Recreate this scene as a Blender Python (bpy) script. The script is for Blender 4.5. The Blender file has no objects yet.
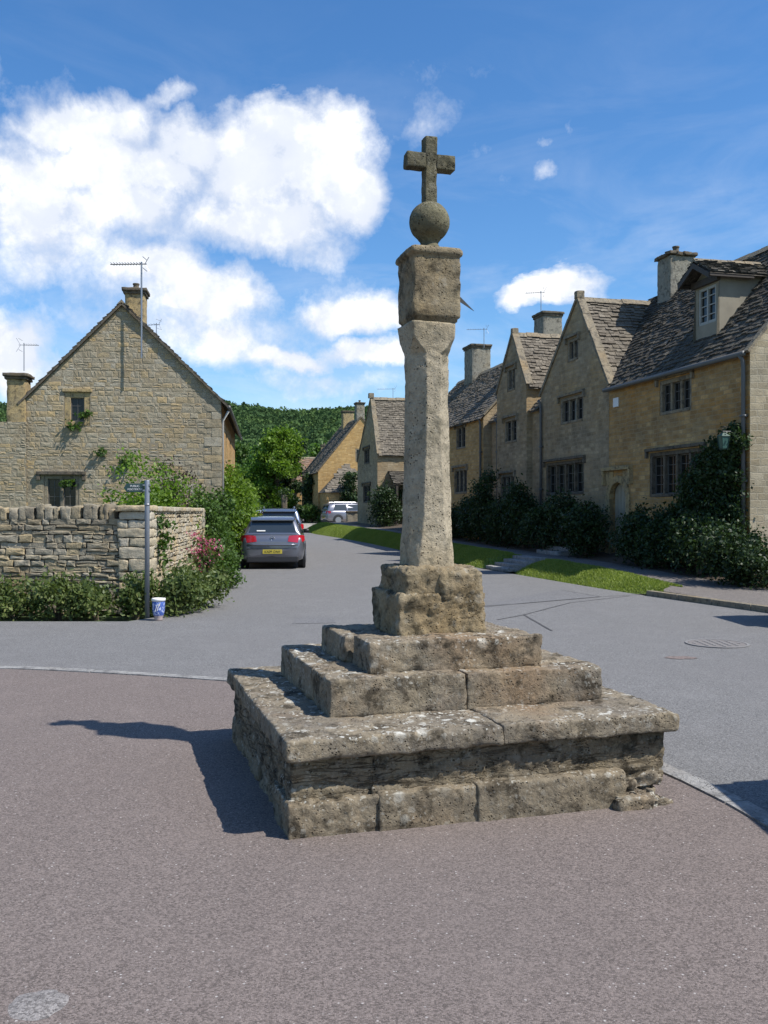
import bpy, math, random
import numpy as np
from mathutils import Vector, Matrix, noise

random.seed(7)
S = bpy.context.scene
COL = S.collection
F, CX, CY, EYE = 930.0, 384.0, 512.0, 1.6
R = math.radians
UP = Vector((0, 0, 1))

# ------------------------------------------------------------------ object helpers
def tag(o, label=None, cat=None, group=None, kind=None):
    if label: o['label'] = label
    if cat: o['category'] = cat
    if group: o['group'] = group
    if kind: o['kind'] = kind
    return o

def empty(name, loc=(0, 0, 0), rz=0.0, label=None, cat=None, group=None):
    o = bpy.data.objects.new(name, None)
    COL.objects.link(o)
    o.location = loc
    o.rotation_euler = (0, 0, rz)
    o.empty_display_size = .2
    return tag(o, label, cat, group)

class MB:
    """collects faces; build() links them as one mesh object with metre UVs"""
    def __init__(s): s.v = []; s.f = []; s.m = []
    def face(s, pts, m=0):
        i = len(s.v); s.v.extend([tuple(p) for p in pts]); s.f.append(tuple(range(i, i + len(pts)))); s.m.append(m)
    def shared(s, vs, fs, m=0):
        i = len(s.v); s.v.extend([tuple(p) for p in vs])
        for f in fs: s.f.append(tuple(i + k for k in f)); s.m.append(m)
    def box(s, a, b, m=0):
        x0, y0, z0 = a; x1, y1, z1 = b
        v = [(x0,y0,z0),(x1,y0,z0),(x1,y1,z0),(x0,y1,z0),(x0,y0,z1),(x1,y0,z1),(x1,y1,z1),(x0,y1,z1)]
        s.shared(v, [(0,3,2,1),(4,5,6,7),(0,1,5,4),(1,2,6,5),(2,3,7,6),(3,0,4,7)], m)
    def obox(s, O, A, B, C, m=0):
        """box from corner O with edge vectors A, B, C"""
        O = Vector(O); A = Vector(A); B = Vector(B); C = Vector(C)
        v = [O, O+A, O+A+B, O+B, O+C, O+A+C, O+A+B+C, O+B+C]
        fs = [(0,3,2,1),(4,5,6,7),(0,1,5,4),(1,2,6,5),(2,3,7,6),(3,0,4,7)]
        if A.cross(B).dot(C) < 0: fs = [f[::-1] for f in fs]
        s.shared(v, fs, m)
    def tube(s, pts, r, n=8, m=0, cap=True):
        pts = [Vector(p) for p in pts]
        rr = r if isinstance(r, (list, tuple)) else [r] * len(pts)
        vs = []; fs = []
        for i, p in enumerate(pts):
            d = (pts[min(i+1, len(pts)-1)] - pts[max(i-1, 0)]).normalized()
            a = d.cross(Vector((0, 0, 1)))
            if a.length < .05: a = d.cross(Vector((0, 1, 0)))
            a.normalize(); b = d.cross(a)
            for k in range(n):
                t = 2 * math.pi * k / n
                vs.append(p + (a * math.cos(t) + b * math.sin(t)) * rr[i])
        for i in range(len(pts) - 1):
            for k in range(n):
                fs.append((i*n+k, (i+1)*n+k, (i+1)*n+(k+1) % n, i*n+(k+1) % n))
        if cap:
            fs.append(tuple(range(n))); fs.append(tuple(range((len(pts)-1)*n, len(pts)*n))[::-1])
        s.shared(vs, fs, m)
    def prism(s, poly, d, m=0):
        """poly: 3D points, extruded by vector d"""
        d = Vector(d); P = [Vector(p) for p in poly]; n = len(P)
        s.shared(P + [p + d for p in P], [tuple(range(n))[::-1], tuple(range(n, 2*n))] + [(k, (k+1) % n, n+(k+1) % n, n+k) for k in range(n)], m)
    def build(s, name, mats, parent=None, smooth=False, bevel=0.0, loc=None, weld=False):
        me = bpy.data.meshes.new(name)
        me.from_pydata(s.v, [], s.f)
        if not isinstance(mats, (list, tuple)): mats = [mats]
        for m in mats: me.materials.append(m)
        me.polygons.foreach_set('material_index', s.m)
        uv_auto(me)
        if smooth: me.polygons.foreach_set('use_smooth', [True] * len(me.polygons))
        o = bpy.data.objects.new(name, me); COL.objects.link(o)
        if parent: o.parent = parent
        if loc: o.location = loc
        if weld:
            w = o.modifiers.new('weld', 'WELD'); w.merge_threshold = .0005
        if bevel:
            b = o.modifiers.new('bevel', 'BEVEL'); b.width = bevel; b.segments = 2; b.limit_method = 'ANGLE'
        return o

def uv_auto(me):
    nl = len(me.loops); nv = len(me.vertices); nf = len(me.polygons)
    if nf == 0: return
    co = np.empty(nv*3); me.vertices.foreach_get('co', co); co = co.reshape(-1, 3)
    vi = np.empty(nl, dtype=np.int32); me.loops.foreach_get('vertex_index', vi)
    no = np.empty(nf*3); me.polygons.foreach_get('normal', no); no = np.abs(no.reshape(-1, 3))
    lt = np.empty(nf, dtype=np.int32); me.polygons.foreach_get('loop_total', lt)
    ln = np.repeat(no, lt, axis=0); c = co[vi]
    uv = np.empty((nl, 2))
    top = ln[:, 2] > .75; sx = (~top) & (ln[:, 0] > ln[:, 1]); sy = (~top) & (~sx)
    uv[top] = c[top][:, :2]; uv[sx] = c[sx][:, 1:3]; uv[sy] = c[sy][:, [0, 2]]
    me.uv_layers.new(name='UVMap').data.foreach_set('uv', uv.ravel())

def np_mesh(name, V, Fq, mat, parent=None, smooth=False):
    me = bpy.data.meshes.new(name)
    n = len(Fq); k = Fq.shape[1]
    me.vertices.add(len(V)); me.vertices.foreach_set('co', V.astype(np.float32).ravel())
    me.loops.add(n*k); me.loops.foreach_set('vertex_index', Fq.astype(np.int32).ravel())
    me.polygons.add(n); me.polygons.foreach_set('loop_start', (np.arange(n)*k).astype(np.int32))
    me.update(calc_edges=True); me.materials.append(mat)
    if smooth: me.polygons.foreach_set('use_smooth', [True]*n)
    o = bpy.data.objects.new(name, me); COL.objects.link(o)
    if parent: o.parent = parent
    return o

# ------------------------------------------------------------------ measuring helpers
def gz(y):
    """the street climbs gently beyond 28 m"""
    t = min(max((y - 28) / 45.0, 0), 1)
    return .62 * t * t * (3 - 2 * t) + (max(y - 73, 0) * .018)
def pz(py, Y): return EYE - (py - CY) * Y / F
def pxx(px, Y): return (px - CX) * Y / F
def P(px, py, Y): return Vector((pxx(px, Y), Y, pz(py, Y)))

# ------------------------------------------------------------------ materials
def new_mat(name):
    m = bpy.data.materials.new(name); m.use_nodes = True
    nt = m.node_tree; nt.nodes.clear()
    out = nt.nodes.new('ShaderNodeOutputMaterial')
    bs = nt.nodes.new('ShaderNodeBsdfPrincipled')
    nt.links.new(bs.outputs[0], out.inputs[0])
    return m, nt, bs
class G:
    """tiny node graph helper"""
    def __init__(s, nt): s.nt = nt
    def n(s, t, **kw):
        nd = s.nt.nodes.new(t)
        for k, v in kw.items(): setattr(nd, k, v)
        return nd
    def set(s, sock, v):
        if hasattr(v, 'is_output') or isinstance(v, bpy.types.NodeSocket): s.nt.links.new(v, sock)
        elif isinstance(v, (tuple, list)) and len(v) == 3 and sock.type == 'RGBA': sock.default_value = (*v, 1)
        else: sock.default_value = v
    def math(s, op, a, b=0.0, c=0.0, clamp=False):
        nd = s.n('ShaderNodeMath', operation=op, use_clamp=clamp)
        s.set(nd.inputs[0], a); s.set(nd.inputs[1], b); s.set(nd.inputs[2], c); return nd.outputs[0]
    def vmath(s, op, a, b=(0, 0, 0)):
        nd = s.n('ShaderNodeVectorMath', operation=op)
        s.set(nd.inputs[0], a); s.set(nd.inputs[1], b)
        return nd.outputs[1] if op in ('LENGTH', 'DOT_PRODUCT', 'DISTANCE') else nd.outputs[0]
    def mix(s, f, a, b, mode='MIX'):
        nd = s.n('ShaderNodeMix', data_type='RGBA', blend_type=mode)
        s.set(nd.inputs[0], f); s.set(nd.inputs[6], a); s.set(nd.inputs[7], b); return nd.outputs[2]
    def noise(s, vec, scale, detail=5, rough=.6, dist=0.0):
        nd = s.n('ShaderNodeTexNoise')
        if vec is not None: s.set(nd.inputs['Vector'], vec)
        nd.inputs['Scale'].default_value = scale; nd.inputs['Detail'].default_value = detail
        nd.inputs['Roughness'].default_value = rough; nd.inputs['Distortion'].default_value = dist
        return nd
    def vor(s, vec, scale, feature='F1', rnd=1.0):
        nd = s.n('ShaderNodeTexVoronoi', feature=feature)
        if vec is not None: s.set(nd.inputs['Vector'], vec)
        nd.inputs['Scale'].default_value = scale
        if 'Randomness' in nd.inputs: nd.inputs['Randomness'].default_value = rnd
        return nd
    def ramp(s, f, stops, interp='LINEAR'):
        nd = s.n('ShaderNodeValToRGB'); cr = nd.color_ramp; cr.interpolation = interp
        while len(cr.elements) < len(stops): cr.elements.new(.5)
        for e, (p, c) in zip(cr.elements, stops):
            e.position = p; e.color = (*c, 1) if isinstance(c, (tuple, list)) else (c, c, c, 1)
        s.set(nd.inputs[0], f); return nd.outputs[0]
    def mr(s, v, a, b, c=0.0, d=1.0):
        nd = s.n('ShaderNodeMapRange', clamp=True)
        for i, q in enumerate((v, a, b, c, d)): s.set(nd.inputs[i], q)
        return nd.outputs[0]
    def bump(s, h, strength=.5, dist=.02, prev=None):
        nd = s.n('ShaderNodeBump'); nd.inputs['Strength'].default_value = strength
        nd.inputs['Distance'].default_value = dist; s.set(nd.inputs['Height'], h)
        if prev is not None: s.set(nd.inputs['Normal'], prev)
        return nd.outputs[0]

def geo_pos(g): return g.n('ShaderNodeNewGeometry').outputs['Position']
def obj_co(g): return g.n('ShaderNodeTexCoord').outputs['Object']
def island(g): return g.n('ShaderNodeNewGeometry').outputs['Random Per Island']

def mat_plain(name, col, rough=.6, metal=0.0, var=.12, scale=6, spec=.5, coat=0.0):
    m, nt, bs = new_mat(name); g = G(nt)
    n = g.noise(obj_co(g), scale, 5, .6)
    c = g.mix(n.outputs[0], tuple(x*(1-var) for x in col), tuple(min(1, x*(1+var)) for x in col))
    g.set(bs.inputs['Base Color'], c)
    bs.inputs['Roughness'].default_value = rough; bs.inputs['Metallic'].default_value = metal
    bs.inputs['Specular IOR Level'].default_value = spec
    bs.inputs['Coat Weight'].default_value = coat; bs.inputs['Coat Roughness'].default_value = .05
    return m

def mat_ashlar(name, c1, c2, cm, bw=.42, bh=.16, dirt=.5, warm=(.42, .24, .09), warmth=.4, rough_joint=.012, bump=.5):
    """coursed limestone: brick cells on metre UVs, blotches of ochre and grey weathering"""
    m, nt, bs = new_mat(name); g = G(nt)
    uv = g.n('ShaderNodeTexCoord').outputs['UV']; pos = obj_co(g)
    wob = g.noise(uv, 2.2, 3, .6); w2 = g.vmath('SCALE', g.vmath('SUBTRACT', wob.outputs['Color'], (.5, .5, .5)))
    w2.node.inputs['Scale'].default_value = .10
    vec = g.vmath('ADD', uv, w2)
    fine = g.noise(uv, 14, 3, .6); w3 = g.vmath('SCALE', g.vmath('SUBTRACT', fine.outputs['Color'], (.5, .5, .5)))
    w3.node.inputs['Scale'].default_value = .03
    vec = g.vmath('ADD', vec, w3)
    br = g.n('ShaderNodeTexBrick'); br.offset = .45; br.squash = 1.0; br.offset_frequency = 2; br.squash_frequency = 3; br.squash = .75
    g.set(br.inputs['Vector'], vec)
    br.inputs['Color1'].default_value = (0, 0, 0, 1); br.inputs['Color2'].default_value = (1, 1, 1, 1); br.inputs['Mortar'].default_value = (.5, .5, .5, 1)
    br.inputs['Scale'].default_value = 1; br.inputs['Mortar Size'].default_value = rough_joint; br.inputs['Mortar Smooth'].default_value = .4
    br.inputs['Brick Width'].default_value = bw; br.inputs['Row Height'].default_value = bh
    cell = g.n('ShaderNodeSeparateColor'); g.set(cell.inputs[0], br.outputs['Color'])
    col = g.ramp(cell.outputs[0], [(0, c1), (.45, tuple((a+b)/2 for a, b in zip(c1, c2))), (.8, c2), (1, tuple(x*1.12 for x in c2))])
    big = g.noise(pos, .55, 5, .65, .4)
    col = g.mix(g.mr(big.outputs[0], .42, .66, 0, warmth), col, warm)
    gr = g.noise(pos, .8, 6, .7, .6)
    col = g.mix(g.mr(gr.outputs[0], .45, .68, 0, dirt), col, (.085, .075, .06))
    col = g.mix(1.0, col, g.mix(cell.outputs[0], (.88, .87, .86), (1.13, 1.12, 1.1)), 'MULTIPLY')
    g2 = g.noise(pos, 3.5, 6, .75, .5)
    col = g.mix(g.mr(g2.outputs[0], .42, .72, 0, .6), col, tuple(x*.42 for x in c1))
    st = g.noise(uv, 26, 5, .7)
    col = g.mix(g.mr(st.outputs[0], .35, .75, 0, .45), col, tuple(x*.5 for x in c1))
    col = g.mix(g.math('MULTIPLY', br.outputs['Fac'], .75), col, cm)
    g.set(bs.inputs['Base Color'], col); bs.inputs['Roughness'].default_value = .93
    bs.inputs['Specular IOR Level'].default_value = .2
    h = g.math('ADD', g.math('MULTIPLY', br.outputs['Fac'], -.8), g.math('MULTIPLY', st.outputs[0], .7))
    h = g.math('ADD', h, g.math('MULTIPLY', cell.outputs[0], .25))
    g.set(bs.inputs['Normal'], g.bump(h, bump, .03))
    return m

def mat_stones(name, cols, dark=(.08, .075, .065), lich=(.5, .48, .42)):
    """real separate stones: one colour per mesh island plus grain and lichen"""
    m, nt, bs = new_mat(name); g = G(nt); pos = obj_co(g)
    r = island(g); n = len(cols)
    col = g.ramp(r, [(i/(n-1), c) for i, c in enumerate(cols)])
    a = g.noise(pos, 9, 6, .7); b = g.noise(pos, 38, 4, .7); w = g.noise(pos, .9, 6, .7, .5)
    col = g.mix(g.mr(w.outputs[0], .42, .68, 0, .55), col, tuple(x*1.3 for x in dark)); w2 = g.noise(pos, 1.3, 4, .6)
    col = g.mix(g.mr(w2.outputs[1] if False else w2.outputs[0], .54, .7, 0, .45), col, (.42, .28, .12))
    col = g.mix(g.mr(a.outputs[0], .45, .8, 0, .7), col, dark)
    col = g.mix(g.mr(b.outputs[0], .55, .75, 0, .4), col, lich)
    g.set(bs.inputs['Base Color'], col); bs.inputs['Roughness'].default_value = .95
    bs.inputs['Specular IOR Level'].default_value = .15
    h = g.math('ADD', a.outputs[0], g.math('MULTIPLY', b.outputs[0], .5))
    g.set(bs.inputs['Normal'], g.bump(h, .7, .03))
    return m

def mat_monument(name, base=(.30, .265, .20), grey=(.17, .16, .145), warm=(.30, .19, .085), dark=(.035, .033, .028), lichen=.5, topdark=0.0, strata=0.0):
    m, nt, bs = new_mat(name); g = G(nt); pos = geo_pos(g)
    n1 = g.noise(pos, 3.2, 8, .68, .5); n2 = g.noise(pos, 7, 6, .7, .3); n3 = g.noise(pos, 42, 6, .75); n4 = g.noise(pos, 1.6, 4, .6)
    col = g.mix(g.mr(n1.outputs[0], .38, .62), base, grey)
    col = g.mix(g.mr(n4.outputs[0], .5, .7, 0, .55), col, warm)
    # black algae blotches
    col = g.mix(g.mr(n2.outputs[0], .50, .62, 0, .85), col, dark)
    col = g.mix(g.mr(n3.outputs[0], .35, .72, 0, .65), col, tuple(x*.33 for x in base))
    # pits
    v = g.vor(pos, 55, 'F1'); pn = g.noise(pos, 13, 3, .6)
    pit = g.math('MULTIPLY', g.mr(v.outputs[0], .10, .30, 1, 0), g.mr(pn.outputs[0], .48, .6))
    col = g.mix(g.math('MULTIPLY', pit, .85), col, (.02, .018, .015))
    # pale lichen rosettes, ragged, of mixed size
    wob = g.vmath('SCALE', g.noise(pos, 30, 4, .7).outputs['Color']); wob.node.inputs['Scale'].default_value = .05
    pv = g.vmath('ADD', pos, wob)
    tot = None
    for sc, lo, hi, key in ((8, .20, .29, .62), (17, .22, .32, .5), (45, .25, .36, .5)):
        lv = g.vor(pv, sc); rr = g.n('ShaderNodeSeparateColor'); g.set(rr.inputs[0], lv.outputs['Color'])
        p = g.math('MULTIPLY', g.mr(lv.outputs[0], lo, hi, 1, 0), g.mr(rr.outputs[0], key, key+.06))
        tot = p if tot is None else g.math('MAXIMUM', tot, p)
    nz = g.n('ShaderNodeSeparateXYZ'); g.set(nz.inputs[0], g.n('ShaderNodeNewGeometry').outputs['Normal'])
    upf = g.mr(nz.outputs[2], -.1, .8, .25, 1)
    f = g.math('MULTIPLY', g.math('MULTIPLY', tot, upf), g.mr(g.noise(pos, 2.7, 4, .6).outputs[0], .38, .6, .05, lichen))
    f = g.math('MULTIPLY', f, g.mr(n3.outputs[0], .3, .55, .3, 1))
    col = g.mix(f, col, (.56, .54, .47))
    if strata:
        mp = g.n('ShaderNodeMapping'); g.set(mp.inputs[0], pos); mp.inputs['Scale'].default_value = (3, 3, 20)
        sn = g.noise(mp.outputs[0], 1.0, 4, .65, .9)
        line = g.mr(g.math('ABSOLUTE', g.math('SUBTRACT', sn.outputs[0], .5)), .0, .035, 1, 0)
        line = g.math('MULTIPLY', line, g.mr(g.noise(pos, 2.4, 3, .6).outputs[0], .42, .6))
        col = g.mix(g.math('MULTIPLY', line, strata), col, (.015, .012, .009))
    if topdark: col = g.mix(topdark, col, (.06, .055, .045))
    g.set(bs.inputs['Base Color'], col); bs.inputs['Roughness'].default_value = .95
    bs.inputs['Specular IOR Level'].default_value = .15
    h = g.math('ADD', g.math('MULTIPLY', n2.outputs[0], .8), g.math('MULTIPLY', n3.outputs[0], .55))
    h = g.math('SUBTRACT', h, g.math('MULTIPLY', pit, .9))
    if strata: h = g.math('SUBTRACT', h, g.math('MULTIPLY', line, .9))
    g.set(bs.inputs['Normal'], g.bump(h, .9, .022))
    return m

def mat_slates(name, cols, moss=.3):
    m, nt, bs = new_mat(name); g = G(nt); pos = obj_co(g)
    n = len(cols); col = g.ramp(island(g), [(i/(n-1), c) for i, c in enumerate(cols)])
    a = g.noise(pos, 1.6, 6, .7); b = g.noise(pos, 24, 5, .75)
    col = g.mix(g.mr(a.outputs[0], .45, .7, 0, .5), col, (.045, .042, .036))
    col = g.mix(g.mr(b.outputs[0], .54, .66, 0, .55), col, (.32, .29, .23))
    hf = g.noise(pos, 11, 6, .8); col = g.mix(g.mr(hf.outputs[0], .5, .62, 0, .75), col, tuple(x*.45 for x in cols[0]))
    c = g.noise(pos, 5, 5, .7)
    col = g.mix(g.mr(c.outputs[0], .58, .7, 0, moss), col, (.07, .065, .02))
    g.set(bs.inputs['Base Color'], col); bs.inputs['Roughness'].default_value = .9
    bs.inputs['Specular IOR Level'].default_value = .2
    g.set(bs.inputs['Normal'], g.bump(b.outputs[0], .6, .02))
    return m

def mat_leaf(name, cols, trans=.35, rough=.5):
    m = bpy.data.materials.new(name); m.use_nodes = True; nt = m.node_tree; nt.nodes.clear(); g = G(nt)
    out = g.n('ShaderNodeOutputMaterial'); n = len(cols)
    big = g.noise(obj_co(g), .9, 3, .6)
    f = g.math('ADD', g.math('MULTIPLY', island(g), .7), g.math('MULTIPLY', g.math('SUBTRACT', big.outputs[0], .35), 1.0), clamp=True)
    col = g.ramp(f, [(i/(n-1), c) for i, c in enumerate(cols)])
    bs = g.n('ShaderNodeBsdfPrincipled'); g.set(bs.inputs['Base Color'], col); bs.inputs['Roughness'].default_value = rough
    bs.inputs['Specular IOR Level'].default_value = .3
    tr = g.n('ShaderNodeBsdfTranslucent'); g.set(tr.inputs[0], g.mix(1.0, col, (1.1, 1.2, .5), 'MULTIPLY'))
    mx = g.n('ShaderNodeMixShader'); mx.inputs[0].default_value = trans
    g.nt.links.new(bs.outputs[0], mx.inputs[1]); g.nt.links.new(tr.outputs[0], mx.inputs[2]); g.nt.links.new(mx.outputs[0], out.inputs[0])
    return m

def mat_asphalt(name, base, chips, chip_amt=.5, scale=70, patch=.25, tint=(.1, .1, .1)):
    m, nt, bs = new_mat(name); g = G(nt); pos = geo_pos(g)
    v = g.vor(pos, scale); sc = g.n('ShaderNodeSeparateColor'); g.set(sc.inputs[0], v.outputs['Color'])
    v2 = g.vor(pos, scale*.32); sc2 = g.n('ShaderNodeSeparateColor'); g.set(sc2.inputs[0], v2.outputs['Color'])
    fine = g.noise(pos, scale*1.6, 3, .8)
    col = g.mix(g.mr(sc.outputs[0], 0, 1, 0, 1), tuple(x*.45 for x in base), tuple(x*1.6 for x in base))
    col = g.mix(g.mr(fine.outputs[0], .35, .75, 0, .55), col, tuple(x*.5 for x in base))
    chip = g.math('MULTIPLY', g.mr(sc2.outputs[1], .88, .93), g.mr(v2.outputs[0], .14, .26, 1, 0))
    col = g.mix(g.math('MULTIPLY', chip, chip_amt), col, chips)
    big = g.noise(pos, .35, 6, .62, .3); mid = g.noise(pos, 1.8, 6, .7, .5)
    col = g.mix(g.mr(big.outputs[0], .4, .65, 0, patch), col, tint)
    col = g.mix(g.mr(mid.outputs[0], .5, .72, 0, patch*.8), col, tuple(x*1.35 for x in base))
    # damp / tyre polished streaks
    mp = g.n('ShaderNodeMapping'); g.set(mp.inputs[0], pos); mp.inputs['Scale'].default_value = (1.3, .16, 1); mp.inputs['Rotation'].default_value = (0, 0, .25)
    stn = g.noise(mp.outputs[0], 1.0, 4, .6)
    col = g.mix(g.mr(stn.outputs[0], .55, .72, 0, patch*.6), col, tuple(x*.7 for x in base))
    g.set(bs.inputs['Base Color'], col); bs.inputs['Roughness'].default_value = .88
    bs.inputs['Specular IOR Level'].default_value = .25
    h = g.math('ADD', g.math('MULTIPLY', g.mr(v.outputs[0], 0, .6, 1, 0), .6), fine.outputs[0])
    g.set(bs.inputs['Normal'], g.bump(h, .55, .008))
    return m

M = {}
M['wall_warm'] = mat_ashlar('stone_warm', (.45, .275, .11), (.52, .355, .165), (.32, .24, .14), .30, .105, .6, (.50, .235, .05), .95)
M['wall_grey'] = mat_ashlar('stone_grey', (.37, .28, .17), (.44, .345, .22), (.30, .24, .155), .30, .11, .6, (.44, .27, .10), .7)
M['wall_orange'] = mat_ashlar('stone_orange', (.52, .31, .11), (.58, .39, .17), (.38, .28, .16), .30, .11, .35, (.55, .34, .12), .6)
M['wall_pale'] = mat_ashlar('stone_pale', (.36, .31, .215), (.44, .39, .29), (.34, .30, .22), .34, .15, .4, (.42, .31, .16), .4)
M['dress'] = mat_monument('dressed_stone', (.34, .28, .19), (.24, .21, .16), (.38, .25, .11), (.10, .09, .075), .2)
M['dress_dark'] = mat_monument('dark_dressed_stone', (.20, .165, .12), (.13, .115, .09), (.22, .15, .08), (.05, .045, .038), .15)
M['dress_yellow'] = mat_monument('yellow_stone', (.52, .38, .18), (.36, .29, .18), (.50, .34, .14), (.12, .10, .07), .2)
M['quoin'] = mat_monument('pale_chimney_stone', (.36, .33, .26), (.28, .26, .21), (.36, .27, .15), (.08, .075, .06), .3)
M['mortar'] = mat_plain('lime_mortar', (.25, .205, .14), .95, var=.3, scale=14)
M['dry_gap'] = mat_plain('dark_wall_core', (.07, .06, .045), .95, var=.4, scale=14)
M['gable_stones'] = mat_stones('rubble_gable', [(.30, .25, .165), (.40, .345, .245), (.34, .295, .21), (.47, .345, .18), (.32, .27, .185), (.42, .375, .285)], dark=(.16, .13, .085), lich=(.42, .385, .305))
M['dry_stones'] = mat_stones('dry_wall_stone', [(.26, .22, .155), (.39, .335, .235), (.29, .255, .19), (.44, .345, .20), (.25, .21, .15), (.45, .40, .30)], dark=(.075, .063, .045))
M['dry_side'] = mat_stones('dry_wall_stone_pale', [(.36, .30, .20), (.50, .43, .30), (.42, .38, .30), (.52, .40, .23), (.40, .34, .25), (.55, .50, .40)], dark=(.22, .18, .12))
M['slate_dark'] = mat_slates('stone_slates_dark', [(.04, .035, .028), (.09, .078, .062), (.06, .052, .04), (.13, .115, .09), (.05, .045, .036), (.17, .15, .12)])
M['slate_pale'] = mat_slates('stone_slates_pale', [(.12, .10, .075), (.21, .18, .14), (.15, .125, .092), (.25, .215, .165), (.13, .11, .085), (.19, .16, .12)], .15)
M['mon'] = mat_monument('weathered_limestone', (.32, .262, .18), (.20, .175, .14), (.32, .195, .095), (.024, .019, .013), 1.1)
M['mon_shaft'] = mat_monument('shaft_limestone', (.48, .405, .285), (.38, .32, .225), (.46, .35, .20), (.22, .19, .13), .3)
M['mon_cap'] = mat_monument('capital_limestone', (.33, .265, .165), (.215, .18, .125), (.34, .225, .095), (.035, .03, .02), .5)
M['mon_top'] = mat_monument('mossy_finial', (.20, .18, .11), (.11, .10, .07), (.24, .17, .06), (.018, .018, .01), .55)
M['mon_dark'] = mat_monument('plinth_limestone', (.29, .235, .155), (.17, .142, .105), (.26, .175, .09), (.02, .017, .012), .7, strata=.35)
M['mon_foot'] = mat_monument('footing_limestone', (.29, .235, .16), (.185, .16, .12), (.30, .20, .11), (.024, .019, .013), .8)
M['forecourt'] = mat_asphalt('pinkish_tarmac', (.192, .156, .137), (.6, .56, .52), .75, 150, .3, (.150, .127, .115))
M['road'] = mat_asphalt('blue_grey_tarmac', (.186, .180, .172), (.45, .44, .44), .4, 130, .35, (.158, .150, .144))
M['path'] = mat_asphalt('footway_tarmac', (.175, .152, .132), (.4, .38, .35), .4, 80, .35, (.15, .14, .13))
M['drive'] = mat_asphalt('pale_drive', (.34, .31, .26), (.5, .5, .45), .4, 60, .3, (.28, .26, .22))
M['tar'] = mat_asphalt('tar_seal', (.105, .10, .097), (.2, .2, .2), .2, 90, .3, (.06, .06, .06))
M['patch'] = mat_asphalt('older_tarmac', (.172, .167, .163), (.4, .4, .4), .4, 90, .3, (.15, .148, .146))
M['kerb'] = mat_monument('kerb_stone', (.40, .385, .36), (.30, .29, .275), (.34, .30, .25), (.14, .135, .13), .2)
M['soil'] = mat_plain('garden_soil', (.07, .05, .032), .95, var=.5, scale=9)
M['field'] = mat_plain('meadow_ground', (.055, .085, .025), .95, var=.4, scale=.4)
M['turf'] = mat_plain('turf_base', (.15, .20, .045), .95, var=.4, scale=7)
M['glass'] = mat_plain('dark_glass', (.014, .015, .014), .12, var=.1, scale=2, spec=.35)
M['lead'] = mat_plain('lead_bars', (.10, .095, .085), .6)
M['iron'] = mat_plain('iron', (.03, .032, .033), .5, .3)
M['pipe'] = mat_plain('grey_pipe', (.10, .10, .095), .5)
M['pipe_white'] = mat_plain('white_pipe', (.55, .53, .48), .5)
M['alu'] = mat_plain('aerial_metal', (.30, .30, .31), .4, .7)
M['white'] = mat_plain('white_paint', (.72, .70, .66), .5)
M['frame_grey'] = mat_plain('grey_window_paint', (.34, .33, .29), .6)
M['wood_dark'] = mat_plain('dark_timber', (.05, .038, .028), .7, var=.3)
M['dormer_render'] = mat_plain('dull_render', (.26, .23, .17), .9, var=.3, scale=3)
M['door'] = mat_plain('pale_door', (.33, .29, .21), .6, var=.2)
M['render'] = mat_plain('lime_render', (.36, .33, .26), .9, var=.2, scale=3)
M['bark'] = mat_plain('bark', (.10, .075, .05), .95, var=.4, scale=10)
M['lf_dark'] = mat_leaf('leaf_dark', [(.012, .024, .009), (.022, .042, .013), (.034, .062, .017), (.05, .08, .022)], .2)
M['lf_mid'] = mat_leaf('leaf_mid', [(.03, .06, .014), (.055, .105, .02), (.085, .15, .03), (.12, .19, .045)])
M['lf_bright'] = mat_leaf('leaf_bright', [(.06, .115, .014), (.11, .19, .024), (.17, .27, .034), (.23, .34, .055)], .45)
M['lf_yel'] = mat_leaf('leaf_yellow', [(.16, .20, .03), (.28, .30, .05), (.42, .40, .08)], .4)
M['lf_grey'] = mat_leaf('leaf_grey_green', [(.045, .07, .02), (.08, .115, .032), (.12, .155, .045), (.19, .21, .075)], .3)
M['lf_tree'] = mat_leaf('leaf_tree', [(.045, .09, .02), (.075, .145, .028), (.11, .20, .038), (.15, .25, .05)], .4)
M['lf_wood'] = mat_leaf('leaf_woodland', [(.012, .034, .012), (.02, .052, .017), (.03, .072, .022), (.05, .10, .03)], .15)
M['lf_purple'] = mat_leaf('leaf_purple_brown', [(.05, .04, .03), (.09, .065, .05), (.12, .10, .06)], .2)
M['petal'] = mat_leaf('petal_pink', [(.42, .06, .14), (.55, .12, .24), (.65, .22, .34)], .3)
M['grass'] = mat_leaf('grass_blade', [(.15, .195, .035), (.225, .28, .055), (.30, .35, .09)], .4)
# ------------------------------------------------------------------ generators
def fbm(p, s, seed=0.0, o=4):
    return noise.fractal(Vector((p[0]*s+seed*13.1, p[1]*s-seed*7.7, p[2]*s+seed*3.3)), .9, 2.1, o)

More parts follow.
